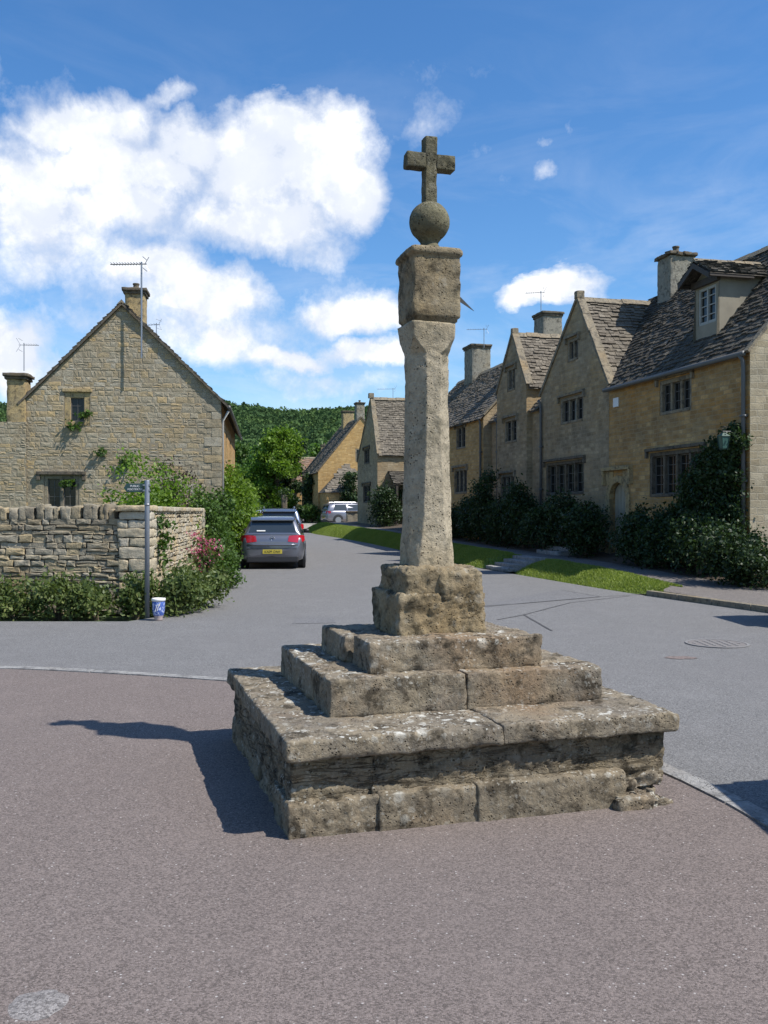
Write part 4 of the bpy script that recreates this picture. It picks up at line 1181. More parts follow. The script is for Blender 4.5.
# --- gabled house B
B = House((5.19, 30.7), GR, .42, 'tall grey stone house with one steep gable and three mullioned windows', group=None)
LB = math.hypot(6.33-5.19, 30.7-26.16)
ua = B.U(577.5); zb1 = 4.78; zb0 = 5.05; za = 7.62
wB = wops(B, [(567.5, 578.5, 338, 361), (560.5, 583.5, 396, 423), (546, 584, 461, 495)])
wl = MB(); panel(wl, FX, [(0, -.6), (LB, -.6), (LB, zb1), (ua, za), (0, zb0)], wB, .24); panel(wl, frL(Dp), [(0, -.6), (Dp, -.6), (Dp, zb0), (0, zb0)]); panel(wl, frB(LB, Dp), [(0, -.6), (LB, -.6), (LB, zb0), (LB-ua, za), (0, zb1)])
wl.build('wall', M['wall_grey'], B.e)
window(B.e, FX, *wB[0], 2, True, 'dress', .07); window(B.e, FX, *wB[1], 3, True, 'dress', .07); window(B.e, FX, *wB[2], 4, True, 'dress_dark', .09)
slB = (za-zb1)/(LB-ua)
Lr = math.hypot(LB-ua, za-zb1)
def clipBr(u, v):
    x = (v-.05)*(LB-ua)/Lr; y = u
    return (za-(LB-ua-x)*slB)+.42 > (y*sl+ze+.35)-.02 or y < .15
roof_y(B.e, -.02, ua, LB, zb0, za, zb1, .05, Dp, 'slate_pale', 41, None, clipBr)
mb = MB(); verge_coping(mb, FX, (-.06, zb0-.06), (ua, za), .16, .10, -.2, .05); verge_coping(mb, FX, (LB+.04, zb1-.04), (ua, za), .16, .10, -.2, .05)
rough_block(mb, (ua, .06, za+.12), (.2, .26, .24), 0, .03, .06, .01); mb.build('coping', M['dress'], B.e)
mb = MB(); mb.box((LB-.10, -.03, 0), (LB-.02, -.002, 4.7)); pipe(B.e, .12, -.07, -.3, zb0-.2)

# --- house C: recessed body with one narrow gabled bay
OC = (12.87-.25*35.2, 35.2); C = House(OC, GR, .5, 'grey stone house with a narrow gabled bay, between the tall gable and the orange front')
LC = math.hypot(OC[0]-5.19, 35.2-30.7); zc = 4.62; zcr = 7.5
b0, b1 = C.U(497, .2), C.U(526.5, .2); bm = C.U(512.5, .2); zbe = 5.45; zba = 7.35
fb = Fr((0, -.2, 0), (1, 0, 0))
def wop2(H, sh, lst): return [(H.U(a, sh), H.U(b, sh), H.Z((a+b)/2, yb, sh), H.Z((a+b)/2, yt, sh)) for (a, b, yt, yb) in lst]
wC = wop2(C, .2, [(507, 515.5, 367, 391), (504.5, 517, 418, 443), (500.5, 514.5, 474, 497)])
wl = MB(); panel(wl, FX, [(0, -.6), (b0, -.6), (b0, zc), (0, zc)]); panel(wl, FX, [(b1, -.6), (LC, -.6), (LC, zc), (b1, zc)])
panel(wl, fb, [(b0, -.6), (b1, -.6), (b1, zbe), (bm, zba), (b0, zbe)], wC, .22)
for x in (b0, b1): wl.face([(x, -.2, -.6), (x, 2.6, -.6), (x, 2.6, zbe), (x, -.2, zbe)])
panel(wl, frB(LC, Dp), [(0, -.6), (LC, -.6), (LC, zc), (0, zc)]); wl.build('wall', M['wall_grey'], C.e)
LCv = math.hypot(2.6, zcr-zc)
roof_x(C.e, 0, LC, 0, Dp/2, zc, zcr, 'slate_pale', 51, lambda u, v: not (b0-.02 < u < b1+.02 and v < 1.9), .2)
roof_y(C.e, b0-.1, bm, b1+.1, zbe-.12, zba, zbe-.12, -.15, 2.6, 'slate_pale', 55)
for w_, n_ in zip(wC, (2, 2, 3)): window(C.e, fb, *w_, n_, True, 'dress', .07)
mb = MB(); verge_coping(mb, fb, (b0-.06, zbe-.06), (bm, zba), .16, .09, -.2, .05); verge_coping(mb, fb, (b1+.06, zbe-.06), (bm, zba), .16, .09, -.2, .05)
rough_block(mb, (bm, -.12, zba+.1), (.18, .24, .2), 0, .03, .06, .01); mb.build('coping', M['dress'], C.e)
pipe(C.e, b0-.3, -.07, -.3, zc-.1); 
uc = C.U(549, -2.6); chimney(C.e, uc-.55, uc+.35, 2.2, 3.0, 6.6, 8.72, 'quoin', .07, 0)

# --- orange fronted house D, standing forward
DD = .30
OD = (12.87-DD/.97-.25*45.6, 45.6); D_ = House(OD, GR, .55, 'long orange stone house with two storeys, end chimney and steep stone roof')
LD = (45.6-35.2)/.97; zd = 4.72; zdr = 7.45
wD = wops(D_, [(456, 465.5, 425, 449), (454, 467, 468, 494)])
wD += [(1.2, 2.2, 2.9, 4.0), (4.4, 5.4, 2.9, 4.0), (1.2, 2.6, .7, 2.0), (4.2, 5.6, .7, 2.0)]
wl = MB(); panel(wl, FX, [(0, -.8), (LD, -.8), (LD, zd), (0, zd)], wD, .22); wl.build('wall', M['wall_orange'], D_.e)
wl = MB(); panel(wl, frR(LD), [(0, -.8), (Dp, -.8), (Dp, zd), (Dp/2, zdr-.05), (0, zd)]); panel(wl, frL(Dp), [(0, -.8), (Dp, -.8), (Dp, zd), (Dp/2, zdr-.05), (0, zd)]); panel(wl, frB(LD, Dp), [(0, -.8), (LD, -.8), (LD, zd), (0, zd)])
wl.build('gable_wall', M['wall_grey'], D_.e)
roof_x(D_.e, 0, LD, 0, Dp/2, zd, zdr, 'slate_pale', 61, None, .2, xe=(0, .08), sag=.08)
for w_, n_ in zip(wD, (2, 3, 2, 2, 3, 3)): window(D_.e, FX, *w_, n_, True, 'dress', .07)
mb = MB(); verge_coping(mb, frR(LD), (0, zd), (Dp/2, zdr), .16, .06, -.1, .1); mb.build('coping', M['dress'], D_.e)
uc = D_.U(478, -2.6); chimney(D_.e, uc-.65, uc+.45, 2.15, 3.05, 6.6, 8.65, 'quoin', .08, 0)
pipe(D_.e, LD-.15, -.07, -.3, zd-.1)

# --- house E, gable to the street, left of the cross shaft
E_ = House((-1.62, 57), GR, .80, 'grey stone house with a tall narrow gable to the street, left of the cross shaft')
LE = 5.16; De = 9.0; zE = 4.1; ue = E_.U(371); zea = 7.35
wE = wops(E_, [(364, 369.5, 448, 464), (363, 370.5, 484, 503)])
wl = MB(); panel(wl, FX, [(0, -1), (LE, -1), (LE, zE), (ue, zea), (0, zE-.2)], wE, .2)
wsd = [(.6, 1.3, .6, 2.2), (2.2, 3.2, .5, 1.9), (2.4, 3.4, 2.7, 3.6), (5, 6.2, 2.7, 3.6), (5, 6.4, .6, 1.9)]
panel(wl, frR(LE), [(0, -1), (De, -1), (De, zE), (0, zE)], wsd, .2); panel(wl, frL(De), [(0, -1), (De, -1), (De, zE-.2), (0, zE-.2)]); panel(wl, frB(LE, De), [(0, -1), (LE, -1), (LE, zE), (LE-ue, zea), (0, zE-.2)])
wl.build('wall', M['wall_grey'], E_.e)
for w_, n_ in zip(wE, (2, 2)): window(E_.e, FX, *w_, n_, True, 'dress_dark', .07)
for w_ in wsd: window(E_.e, frR(LE), *w_, 2, False, 'dress_dark', .07)
roof_y(E_.e, -.05, ue, LE+.12, zE-.25, zea, zE-.1, .05, De, 'slate_pale', 71)
mb = MB(); verge_coping(mb, FX, (-.06, zE-.26), (ue, zea), .16, .09, -.2, .05); verge_coping(mb, FX, (LE+.06, zE-.06), (ue, zea), .16, .09, -.2, .05)
rough_block(mb, (ue, .0, zea+.14), (.26, .3, .3), 0, .03, .08, .01); mb.build('coping', M['dress'], E_.e)
# porch and dormer on its sunny side
mb = MB(); v = Vector((-1.3, 0, .75)).normalized()
slates(mb, (LE+1.3, .6, 2.35), (0, 1, 0), v, 3.6, 1.5, .25, .2, (.2, .4), .03, 77); mb.face([(LE+1.3, .6, 2.3), (LE+1.3, 4.2, 2.3), (LE, 4.2, 3.05), (LE, .6, 3.05)])
pr = mb.build('porch', M['slate_dark'], E_.e); mb = MB()
for y in (.75, 2.3, 4.0):
    mb = MB(); mb.box((LE+1.15, y, -.6), (LE+1.27, y+.12, 2.3)); mb.build('post', M['wood_dark'], pr)
frd = Fr((LE-.25, 2.0, 0), (0, 1, 0)); mb = MB(); panel(mb, frd, [(0, zE-.4), (1.8, zE-.4), (1.8, zE+.6), (.9, zE+1.5), (0, zE+.6)], [(.4, 1.4, zE-.1, zE+.6)], .12)
for y in (2.0, 3.8): mb.face([(LE-.25, y, zE-.4), (LE-.25, y, zE+.6), (LE-1.1, y, zE+.6), (LE-.2, y, zE-.4)])
dm = mb.build('dormer', M['wood_dark'], E_.e)
mb = MB()
for s_ in (0, 1):
    a = Vector((LE+.0, 1.8 if s_ == 0 else 4.0, zE+.45)); b = Vector((LE+.0, 2.9, zE+1.6)); V_ = (b-a)
    slates(mb, a, (-1, 0, 0), V_, 2.3, V_.length, .25, .2, (.2, .4), .03, 78+s_); mb.face([a, b, b+Vector((-2.3, 0, 0)), a+Vector((-2.3, 0, 0))])
mb.build('dormer_roof', M['slate_dark'], dm)
gl = MB(); gl.face([frd.p(.4, zE-.1, -.08), frd.p(1.4, zE-.1, -.08), frd.p(1.4, zE+.6, -.08), frd.p(.4, zE+.6, -.08)]); gl.build('pane', M['glass'], dm)

# --- house F, lit orange gable beyond the silver car, with a hipped single storey front
Fh = House((-5.53, 78), (.97, .2425), .68, 'sunlit orange stone house with big gable and low hipped wing behind the silver car')
LF = 7.4; DF = 8.6; zf = 4.35; zfa = 8.95
wl = MB(); panel(wl, FX, [(0, -1), (LF, -1), (LF, zf), (LF/2, zfa), (0, zf)], [(3.2, 4.2, 5.2, 6.3)], .2)
wsf = [(1.6, 2.6, 2.6, 3.6), (4.6, 5.8, 2.6, 3.6), (1.4, 2.6, .5, 1.7), (5.0, 6.2, .5, 1.7)]
panel(wl, frL(DF), [(0, -1), (DF, -1), (DF, zf), (0, zf)], wsf, .2); panel(wl, frR(LF), [(0, -1), (DF, -1), (DF, zf), (0, zf)]); panel(wl, frB(LF, DF), [(0, -1), (LF, -1), (LF, zf), (LF/2, zfa), (0, zf)])
wl.build('wall', M['wall_orange'], Fh.e)
window(Fh.e, FX, 3.2, 4.2, 5.2, 6.3, 2, False, 'dress', .07)
for w_ in wsf: window(Fh.e, frL(DF), *w_, 2, False, 'dress', .07)
roof_y(Fh.e, -.15, LF/2, LF+.15, zf-.12, zfa+.03, zf-.12, -.05, DF, 'slate_pale', 81, small=1.3)
mb = MB(); verge_coping(mb, FX, (-.1, zf-.1), (LF/2, zfa), .16, .12, -.2, .08); verge_coping(mb, FX, (LF+.1, zf-.1), (LF/2, zfa), .16, .12, -.2, .08); mb.build('coping', M['dress_dark'], Fh.e)
chimney(Fh.e, LF/2-.35, LF/2+.35, .2, 1.0, zfa-.6, 10.1, 'quoin', .08, 1); chimney(Fh.e, LF/2-.5, LF/2+.5, 5.2, 6.0, zfa-.6, 9.9, 'dress_yellow', .08, 0)
# low wing in front
wx = 4.4; wd = 3.2; wz = 2.55; wf = Fr((0.15, -wd, 0), (1, 0, 0)); mb = MB(); wo_ = [(Fh.U(329, wd)-.15, Fh.U(342, wd)-.15, .75, 1.85)]
panel(mb, wf, [(0, -1), (wx, -1), (wx, wz), (0, wz)], wo_, .2)
mb.face([(.15, -wd, -1), (.15, 0, -1), (.15, 0, wz), (.15, -wd, wz)][::-1]); mb.face([(.15+wx, -wd, -1), (.15+wx, 0, -1), (.15+wx, 0, wz), (.15+wx, -wd, wz)])
wg = mb.build('wing', M['wall_orange'], Fh.e); window(wg, wf, *wo_[0], 3, False, 'dress_yellow', .07)
mb = MB(); a0, a1 = Vector((0, -wd-.15, wz-.05)), Vector((.3+wx, -wd-.15, wz-.05)); ap = Vector((2.4, -.02, 5.0))
vv = (Vector((2.35, 0, 5.0))-Vector((2.35, -wd-.15, wz-.05))); LL = vv.length
slates(mb, a0, (1, 0, 0), vv, .3+wx, LL, .32, .22, (.3, .5), .03, 83, lambda u, v: abs(u-2.35) < 2.4*(1-v/LL)+.1)
mb.face([a0-Vector((0, 0, .03)), a1-Vector((0, 0, .03)), ap-Vector((0, 0, .03))])
mb.face([a0-Vector((0, 0, .02)), ap-Vector((0, 0, .02)), (0, 0, wz-.05)]); mb.face([a1-Vector((0, 0, .02)), (.3+wx, 0, wz-.05), ap-Vector((0, 0, .02))]); mb.build('wing_roof', M['slate_pale'], wg)

# --- G, far roofs
Gh = House((-10.2, 100), (.99, .14), .95, 'distant stone cottage with reddish tiled roof and chimney below the wooded hill')
mb = MB(); panel(mb, FX, [(0, -1), (7.5, -1), (7.5, 3.9), (0, 3.9)], [(1.2, 2.4, 2.5, 3.5), (4.8, 6, 2.5, 3.5)], .2); panel(mb, frR(7.5), [(0, -1), (5, -1), (5, 3.9), (2.5, 6.6), (0, 3.9)]); panel(mb, frL(5), [(0, -1), (5, -1), (5, 3.9), (2.5, 6.6), (0, 3.9)]); mb.build('wall', M['wall_warm'], Gh.e)
for w_ in ((1.2, 2.4, 2.5, 3.5), (4.8, 6, 2.5, 3.5)): window(Gh.e, FX, *w_, 2, False, 'dress', .07)
M['tile_red'] = mat_slates('old_red_tiles', [(.22, .12, .07), (.30, .18, .11), (.26, .17, .12), (.19, .15, .12)], .2)
roof_x(Gh.e, 0, 7.5, 0, 2.5, 3.9, 6.65, 'tile_red', 91, None, .2, small=1.3)
chimney(Gh.e, 3.6, 4.3, 2.1, 2.9, 6.1, 7.9, 'dress_yellow', .08, 1); chimney(Gh.e, 6.6, 7.4, 2.1, 2.9, 6.1, 7.6, 'dress_yellow', .08, 0)

# aerials on the right hand roofs
def wpos(H, u, y, z): p = H.e.matrix_basis @ Vector((u, y, z)); return p
def put_aerial(H, px, Yoff_sh, y_base, y_top, dirx, bl, label, n=7, r=.012):
    u = H.U(px, -Yoff_sh); p = wpos(H, u, Yoff_sh, 0); z0 = pz(y_base, p.y); z1 = pz(y_top, p.y)
    return aerial('aerial', p.x, p.y, z0, z1, dirx, bl, label, n=n, r=r)
put_aerial(C, 541, 2.6, 312, 291, (-1, .2), .62, 'television aerial on the chimney between the two tall gables')
put_aerial(D_, 484, 2.6, 348, 328, (-1, .1), .8, 'television aerial on the chimney of the long orange house')
put_aerial(E_, 393, 2.4, 405, 388, (-1, .1), 1.0, 'television aerial above the roof just left of the cross shaft')
# ------------------------------------------------------------------ cottage on the left
K = House((-10.34, 27.0), (.9925, .122), 0.0, 'rubble stone cottage end with steep gable, small upper window and chimney, behind the garden wall', name='stone_cottage')
WK = 5.50; zk = 4.95; zka = 7.66; DK = 12.0; uk = K.U(122)
k1 = (K.U(64.5), K.U(90), K.Z(77, 426), K.Z(77, 392)); k2 = (K.U(44), K.U(79), 1.2, K.Z(60, 475.5))
gp_ = [(-.05, -.2), (WK, -.2), (WK, zk), (uk, zka), (-.05, zk)]
mb = MB(); panel(mb, FX, gp_, [k1, k2], .26); K_w = mb.build('wall', M['mortar'], K.e)
mb = MB(); stones(mb, FX, gp_, [(k1[0]-.02, k1[1]+.02, k1[2]-.02, k1[3]+.02), (k2[0]-.02, k2[1]+.02, k2[2], k2[3]+.1)], (.07, .19), (.09, .36), (.0, .009), .008, 5, jit=.024)
mb.build('stonework', M['gable_stones'], K.e)
# quoins on the right corner
mb = MB(); z = -.1; i = 0; rnd = random.Random(2)
while z < zk-.1:
    h = rnd.uniform(.2, .28); L = .5 if i % 2 else .28
    rough_block(mb, (WK-L/2+.035, .24 if i % 2 == 0 else .13, z+h/2), (L, .52 if i % 2 == 0 else .3, h-.012), 0, .012, .09, .008, seed=i); z += h; i += 1
mb.build('quoin', M['gable_stones'], K.e)
wsk = [(.9, 1.9, 3.3, 4.4), (3.6, 4.6, 3.3, 4.4), (6.8, 7.8, 3.3, 4.4), (.9, 2.2, .9, 2.2), (4.2, 5.4, .9, 2.2), (8, 9, 3.3, 4.4)]
wsk = wsk[:5]
mb = MB(); panel(mb, frR(WK), [(0, -.2), (DK, -.2), (DK, zk), (0, zk)], wsk, .22); panel(mb, frL(DK), [(0, -.2), (DK, -.2), (DK, zk), (0, zk)])
panel(mb, frB(WK, DK), [(0, -.2), (WK, -.2), (WK, zk), (WK-uk, zka), (0, zk)]); mb.build('street_wall', M['wall_warm'], K.e)
for w_ in wsk: window(K.e, frR(WK), *w_, 2, False, 'dress_yellow', .07)
window(K.e, FX, k1[0], k1[1], k1[2], k1[3], 1, False, 'dress_yellow', .05, fw=.17)
mb = MB(); FX.box(mb, k1[0]-.06, k1[1]+.06, k1[3]+.0, k1[3]+.09, -.03, .05); mb.build('lintel', M['dress_yellow'], K.e, bevel=.01)
window(K.e, FX, *k2, 2, False, 'dress', .07)
mb = MB(); FX.box(mb, k2[0]-.2, k2[1]+.2, k2[3]+.02, k2[3]+.12, -.03, .12); FX.box(mb, k2[0]-.2, k2[0]-.1, k2[3]-.14, k2[3]+.02, -.03, .10); FX.box(mb, k2[1]+.1, k2[1]+.2, k2[3]-.14, k2[3]+.02, -.03, .10)
mb.build('hood_mould', M['dress_dark'], K.e, bevel=.01)
roof_y(K.e, -.22, uk, WK+.20, zk-.16, zka+.10, zk-.16, -.10, DK, 'slate_dark', 101)
mb = MB(); 
for (a, b) in (((-.25, zk-.24), (uk, zka+.03)), ((WK+.25, zk-.24), (uk, zka+.03))):
    verge_coping(mb, FX, a, b, .1, .055, -.12, .11, seed=int(a[0]*10))
mb.build('verge_slates', M['dress_dark'], K.e)
mb = MB(); gutter(mb, 0, 0, 0, 0); mb = MB(); mb.tube([(WK+.27, -.1, zk-.24), (WK+.27, DK, zk-.24)], .06, 8); mb.build('gutter', M['pipe'], K.e, smooth=True)
mb = MB(); mb.tube([(WK+.07, .25, -.1), (WK+.07, .25, zk-.62), (WK+.24, .1, zk-.34)], .038, 8); mb.build('downpipe', M['pipe_white'], K.e, smooth=True)
chimney(K.e, uk-.10, uk+.48, 1.2, 1.9, 6.8, 8.32, 'dress_yellow', .09, 1)
# wing at the left edge with a chimney stack
mb = MB(); wl_ = [(-5, -.2), (-.06, -.2), (-.06, 4.1), (-5, 4.1)]
fw_ = Fr((0, -.12, 0), (1, 0, 0)); panel(mb, fw_, [(-7, -.2), (-.02, -.2), (-.02, 4.2), (-7, 4.2)]); mb.box((-7, -.12, 4.15), (-.02, .5, 4.2)); w_ = mb.build('side_wall', M['mortar'], K.e)
mb = MB(); stones(mb, fw_, [(-7, -.2), (-.02, -.2), (-.02, 4.2), (-7, 4.2)], [], (.07, .19), (.09, .36), (.0, .010), .009, 15, jit=.024); mb.build('stonework', M['gable_stones'], K.e)
chimney(K.e, K.U(7.5), K.U(26), -.1, .55, 4.0, K.Z(16, 379), 'dress_yellow', .10, 0)
# climbing sprigs on the gable
def leafpart(name, mat, clumps, size, par, seed): return leaves(name, M[mat], clumps, size, par, seed)
leafpart('creeper', 'lf_mid', [(k1[1]-.12, -.08, k1[2]+.35, .1, .05, .3, 60), (k1[0]+.2, -.1, k1[2]-.1, .35, .05, .12, 70), (K.U(122), -.08, K.Z(105, 460), .4, .05, .18, 110), (K.U(100), -.08, K.Z(105, 452), .3, .05, .12, 60), (K.U(62), -.1, K.Z(62, 482), .3, .06, .12, 70)], .07, K.e, 3)
# aerials on the cottage
def wposK(u, y, z): return K.e.matrix_basis @ Vector((u, y, z))
p = wposK(K.U(141.5, .36), -.36, 0); aerial('aerial', p.x, p.y, pz(358, p.y), pz(262, p.y), (-1, .05), .92, 'tall aerial mast fixed to the face of the rubble cottage gable', n=11, r=.02)
p = wposK(K.U(24, -.2), .2, 0); aerial('aerial', p.x, p.y, pz(371, p.y), pz(343, p.y), (1, .1), .42, 'small television aerial on the chimney at the left edge', n=6, r=.010)
p = wposK(uk+.1, 7.5, 0); aerial('aerial', p.x, p.y, 7.5, pz(323, p.y), (-1, .3), .6, 'television aerial showing above the cottage roof right of its chimney', n=5, r=.012)

# ------------------------------------------------------------------ dry stone garden wall
gw = empty('garden_wall', (-3.75, 14.8, 0), 0, 'dry stone garden wall with upright coping stones turning the corner behind the signpost', 'wall')
fa = Fr((-10.4, 0, 0), (1, 0, 0)); LW = 10.4; HW = 1.50
core = MB(); core.box((-10.4, .03, -.05), (-.05, .42, HW)); 
sdv = Vector((-.60, 7.6, 0)); sL = sdv.length; fs_ = Fr((0.0, .0, 0), sdv)
core.obox(fs_.p(.05, -.05, -.40), fs_.U*(sL-.1), fs_.N*.37, UP*(HW+.12)); core.build('core', M['dry_gap'], gw)
mb = MB(); stones(mb, fa, [(0, -.02), (LW-.38, -.02), (LW-.38, HW), (0, HW)], [], (.06, .14), (.11, .38), (.02, .055), .009, 21, jit=.022, base=-.03)
mb.build('front_face', M['dry_stones'], gw)
mb = MB(); stones(mb, fs_, [(.25, -.02), (sL-.25, -.02), (sL-.25, HW+.12), (.25, HW+.15)], [], (.055, .12), (.12, .34), (.015, .05), .014, 22, jit=.02, base=-.03); mb.build('side_face', M['dry_side'], gw)
# corner of big squared stones
mb = MB(); z = -.03; i = 0; rnd = random.Random(12)
while z < 1.56:
    h = rnd.uniform(.13, .24); a = rnd.uniform(.42, .52) if i % 2 else rnd.uniform(.3, .36); b = .32 if i % 2 else .46
    rough_block(mb, (-a/2+.03, b/2-.035, z+h/2), (a, b, h-.012), 0, .018, .045, .016, seed=i+3, chip=.5); z += h; i += 1
    if a < .4: rough_block(mb, (-a-.06, .12, z-h/2), (.15, .3, h-.02), 0, .015, .04, .014, seed=i+33)
rough_block(mb, (-.22, .16, z+.045), (.56, .50, .09), 0, .02, .05, .014, seed=77)
mb.build('corner_stones', M['dry_side'], gw, smooth=True)
mb = MB(); u = -10.4; i = 0
while u < -.62:
    w_ = rnd.uniform(.07, .17); h = rnd.uniform(.17, .27)
    rough_block(mb, (u+w_/2, .19, HW+h/2-.03), (w_*.93, .40, h), rnd.uniform(-.12, .12), .03, .05, .02, seed=i, chip=.5, tilt=0); u += w_; i += 1
mb.build('coping', M['dry_stones'], gw, smooth=True)
mb = MB(); u = .4; i = 0
while u < sL-.2:
    w_ = rnd.uniform(.3, .5); c = fs_.p(u+w_/2, HW+.15, -.18); rough_block(mb, tuple(c), (w_*.96, .44, .08), math.atan2(fs_.U.y, fs_.U.x), .02, .07, .012, seed=i+50); u += w_; i += 1
z = 0; i = 0
while z < 1.62:
    h = rnd.uniform(.15, .26); c = fs_.p(sL-.15, z+h/2, -.18); rough_block(mb, tuple(c), (.36, .46, h-.01), math.atan2(fs_.U.y, fs_.U.x), .02, .08, .012, seed=i+70); z += h; i += 1
mb.build('side_coping', M['dry_side'], gw, smooth=True)
leaves('wall_ivy', M['lf_mid'], [tuple(fs_.p(.9, 1.35, .08))+(.14, .2, .22, 120), tuple(fs_.p(.95, 1.0, .07))+(.1, .15, .25, 90)], .055, gw, 8)

# lower wall by the silver car
lw = empty('garden_wall', (-2.0, 60.5, gz(61)), 0, 'low stone wall in front of the silver car beside the far gable', 'wall')
mb = MB(); rough_block(mb, (.0, 0, .5), (.9, .4, 1.1), .1, .05, .12, .03, seed=4); mb.build('stonework', M['dry_stones'], lw, smooth=True)
mb = MB(); rough_block(mb, (.0, 0, 1.1), (1.0, .5, .12), .1, .04, .12, .02, seed=5); mb.build('coping', M['dress_dark'], lw, smooth=True)

# ------------------------------------------------------------------ signpost and painted pot
def text_mesh(s, size, mat, name, parent, loc, rot, ext=.002, sx=1.0, align='CENTER'):
    cu = bpy.data.curves.new('t', 'FONT'); cu.body = s; cu.size = size; cu.extrude = ext; cu.align_x = align; cu.align_y = 'CENTER'
    to = bpy.data.objects.new('t', cu); COL.objects.link(to); bpy.context.view_layer.update()
    me = bpy.data.meshes.new_from_object(to); bpy.data.objects.remove(to); me.name = name
    me.materials.clear(); me.materials.append(mat)
    o = bpy.data.objects.new(name, me); COL.objects.link(o); o.parent = parent; o.location = loc; o.rotation_euler = rot; o.scale = (sx, 1, 1); return o
sp = empty('signpost', (-3.578, 14.05, 0), 0, 'slim grey metal post with a small dark green finger sign, at the wall corner', 'signpost')
mb = MB(); mb.tube([(0, 0, -.02), (0, 0, 2.07), (0, 0, 2.08)], [.038, .038, .034], 14); mb.build('post', mat_plain('galvanised', (.22, .235, .26), .45, .4, var=.15, scale=9), sp, smooth=True)
mb = MB(); mb.tube([(0, 0, 1.70), (0, 0, 1.725)], .044, 14); mb.build('band', M['alu'], sp, smooth=True)
mb = MB(); mb.prism([(-.05, .015, 1.90), (-.31, .015, 1.90), (-.355, .015, 1.965), (-.31, .015, 2.03), (-.05, .015, 2.03)][::-1], (0, -.02, 0)); fgn = mb.build('finger', mat_plain('sign_green', (.025, .06, .055), .4), sp, bevel=.004)
mb = MB()
for z in (1.925, 2.005): mb.box((-.06, -.03, z-.012), (.05, .03, z+.012))
mb.build('clamp', M['alu'], fgn)
text_mesh('PUBLIC', .045, M['white'], 'lettering', fgn, (-.185, -.007, 1.99), (R(90), 0, 0)); text_mesh('FOOTPATH', .042, M['white'], 'lettering', fgn, (-.185, -.007, 1.94), (R(90), 0, 0))

pot = empty('ceramic_pot', (-3.325, 13.72, 0), 0, 'small blue and white patterned ceramic pot at the foot of the signpost', 'pot')
mb = MB(); prof = [(.055, 0), (.06, .02), (.058, .05), (.075, .08), (.088, .14), (.092, .22), (.092, .28), (.086, .29)]
N = 24; vs = [(r*math.cos(2*math.pi*k/N), r*math.sin(2*math.pi*k/N), z) for r, z in prof for k in range(N)]
fs = [(i*N+k, i*N+(k+1) % N, (i+1)*N+(k+1) % N, (i+1)*N+k) for i in range(len(prof)-1) for k in range(N)]+[tuple(range(N))[::-1]]
m, nt, bs = new_mat('blue_white_glaze'); g = G(nt); oc = obj_co(g)
nz_ = g.noise(oc, 16, 3, .5, 1.5); xz = g.n('ShaderNodeSeparateXYZ'); g.set(xz.inputs[0], oc)
c = g.mix(g.mr(nz_.outputs[0], .52, .58), (.06, .11, .36), (.45, .5, .66)); c = g.mix(g.mr(xz.outputs[2], .065, .085, 1, 0), c, (.42, .33, .30)); g.set(bs.inputs['Base Color'], c); bs.inputs['Roughness'].default_value = .25
mb.shared(vs, fs); mb.build('body', m, pot, smooth=True)
mb = MB(); prof = [(.086, .285), (.10, .29), (.102, .315), (.098, .33), (.078, .33), (.076, .28)]
vs = [(r*math.cos(2*math.pi*k/N), r*math.sin(2*math.pi*k/N), z) for r, z in prof for k in range(N)]
fs = [(i*N+k, i*N+(k+1) % N, (i+1)*N+(k+1) % N, (i+1)*N+k) for i in range(len(prof)-1) for k in range(N)]; mb.shared(vs, fs); mb.build('rim', M['white'], pot, smooth=True)
mb = MB()
for k, (a, z) in enumerate([(-.03, .16), (-.015, .21), (.0, .17), (.015, .22), (.03, .24)]): mb.tube([(a, -.094+abs(a)*.3, z-.02), (a+.012, -.095+abs(a)*.3, z+.03)], .006, 6)
mb.build('motif', M['white'], pot)

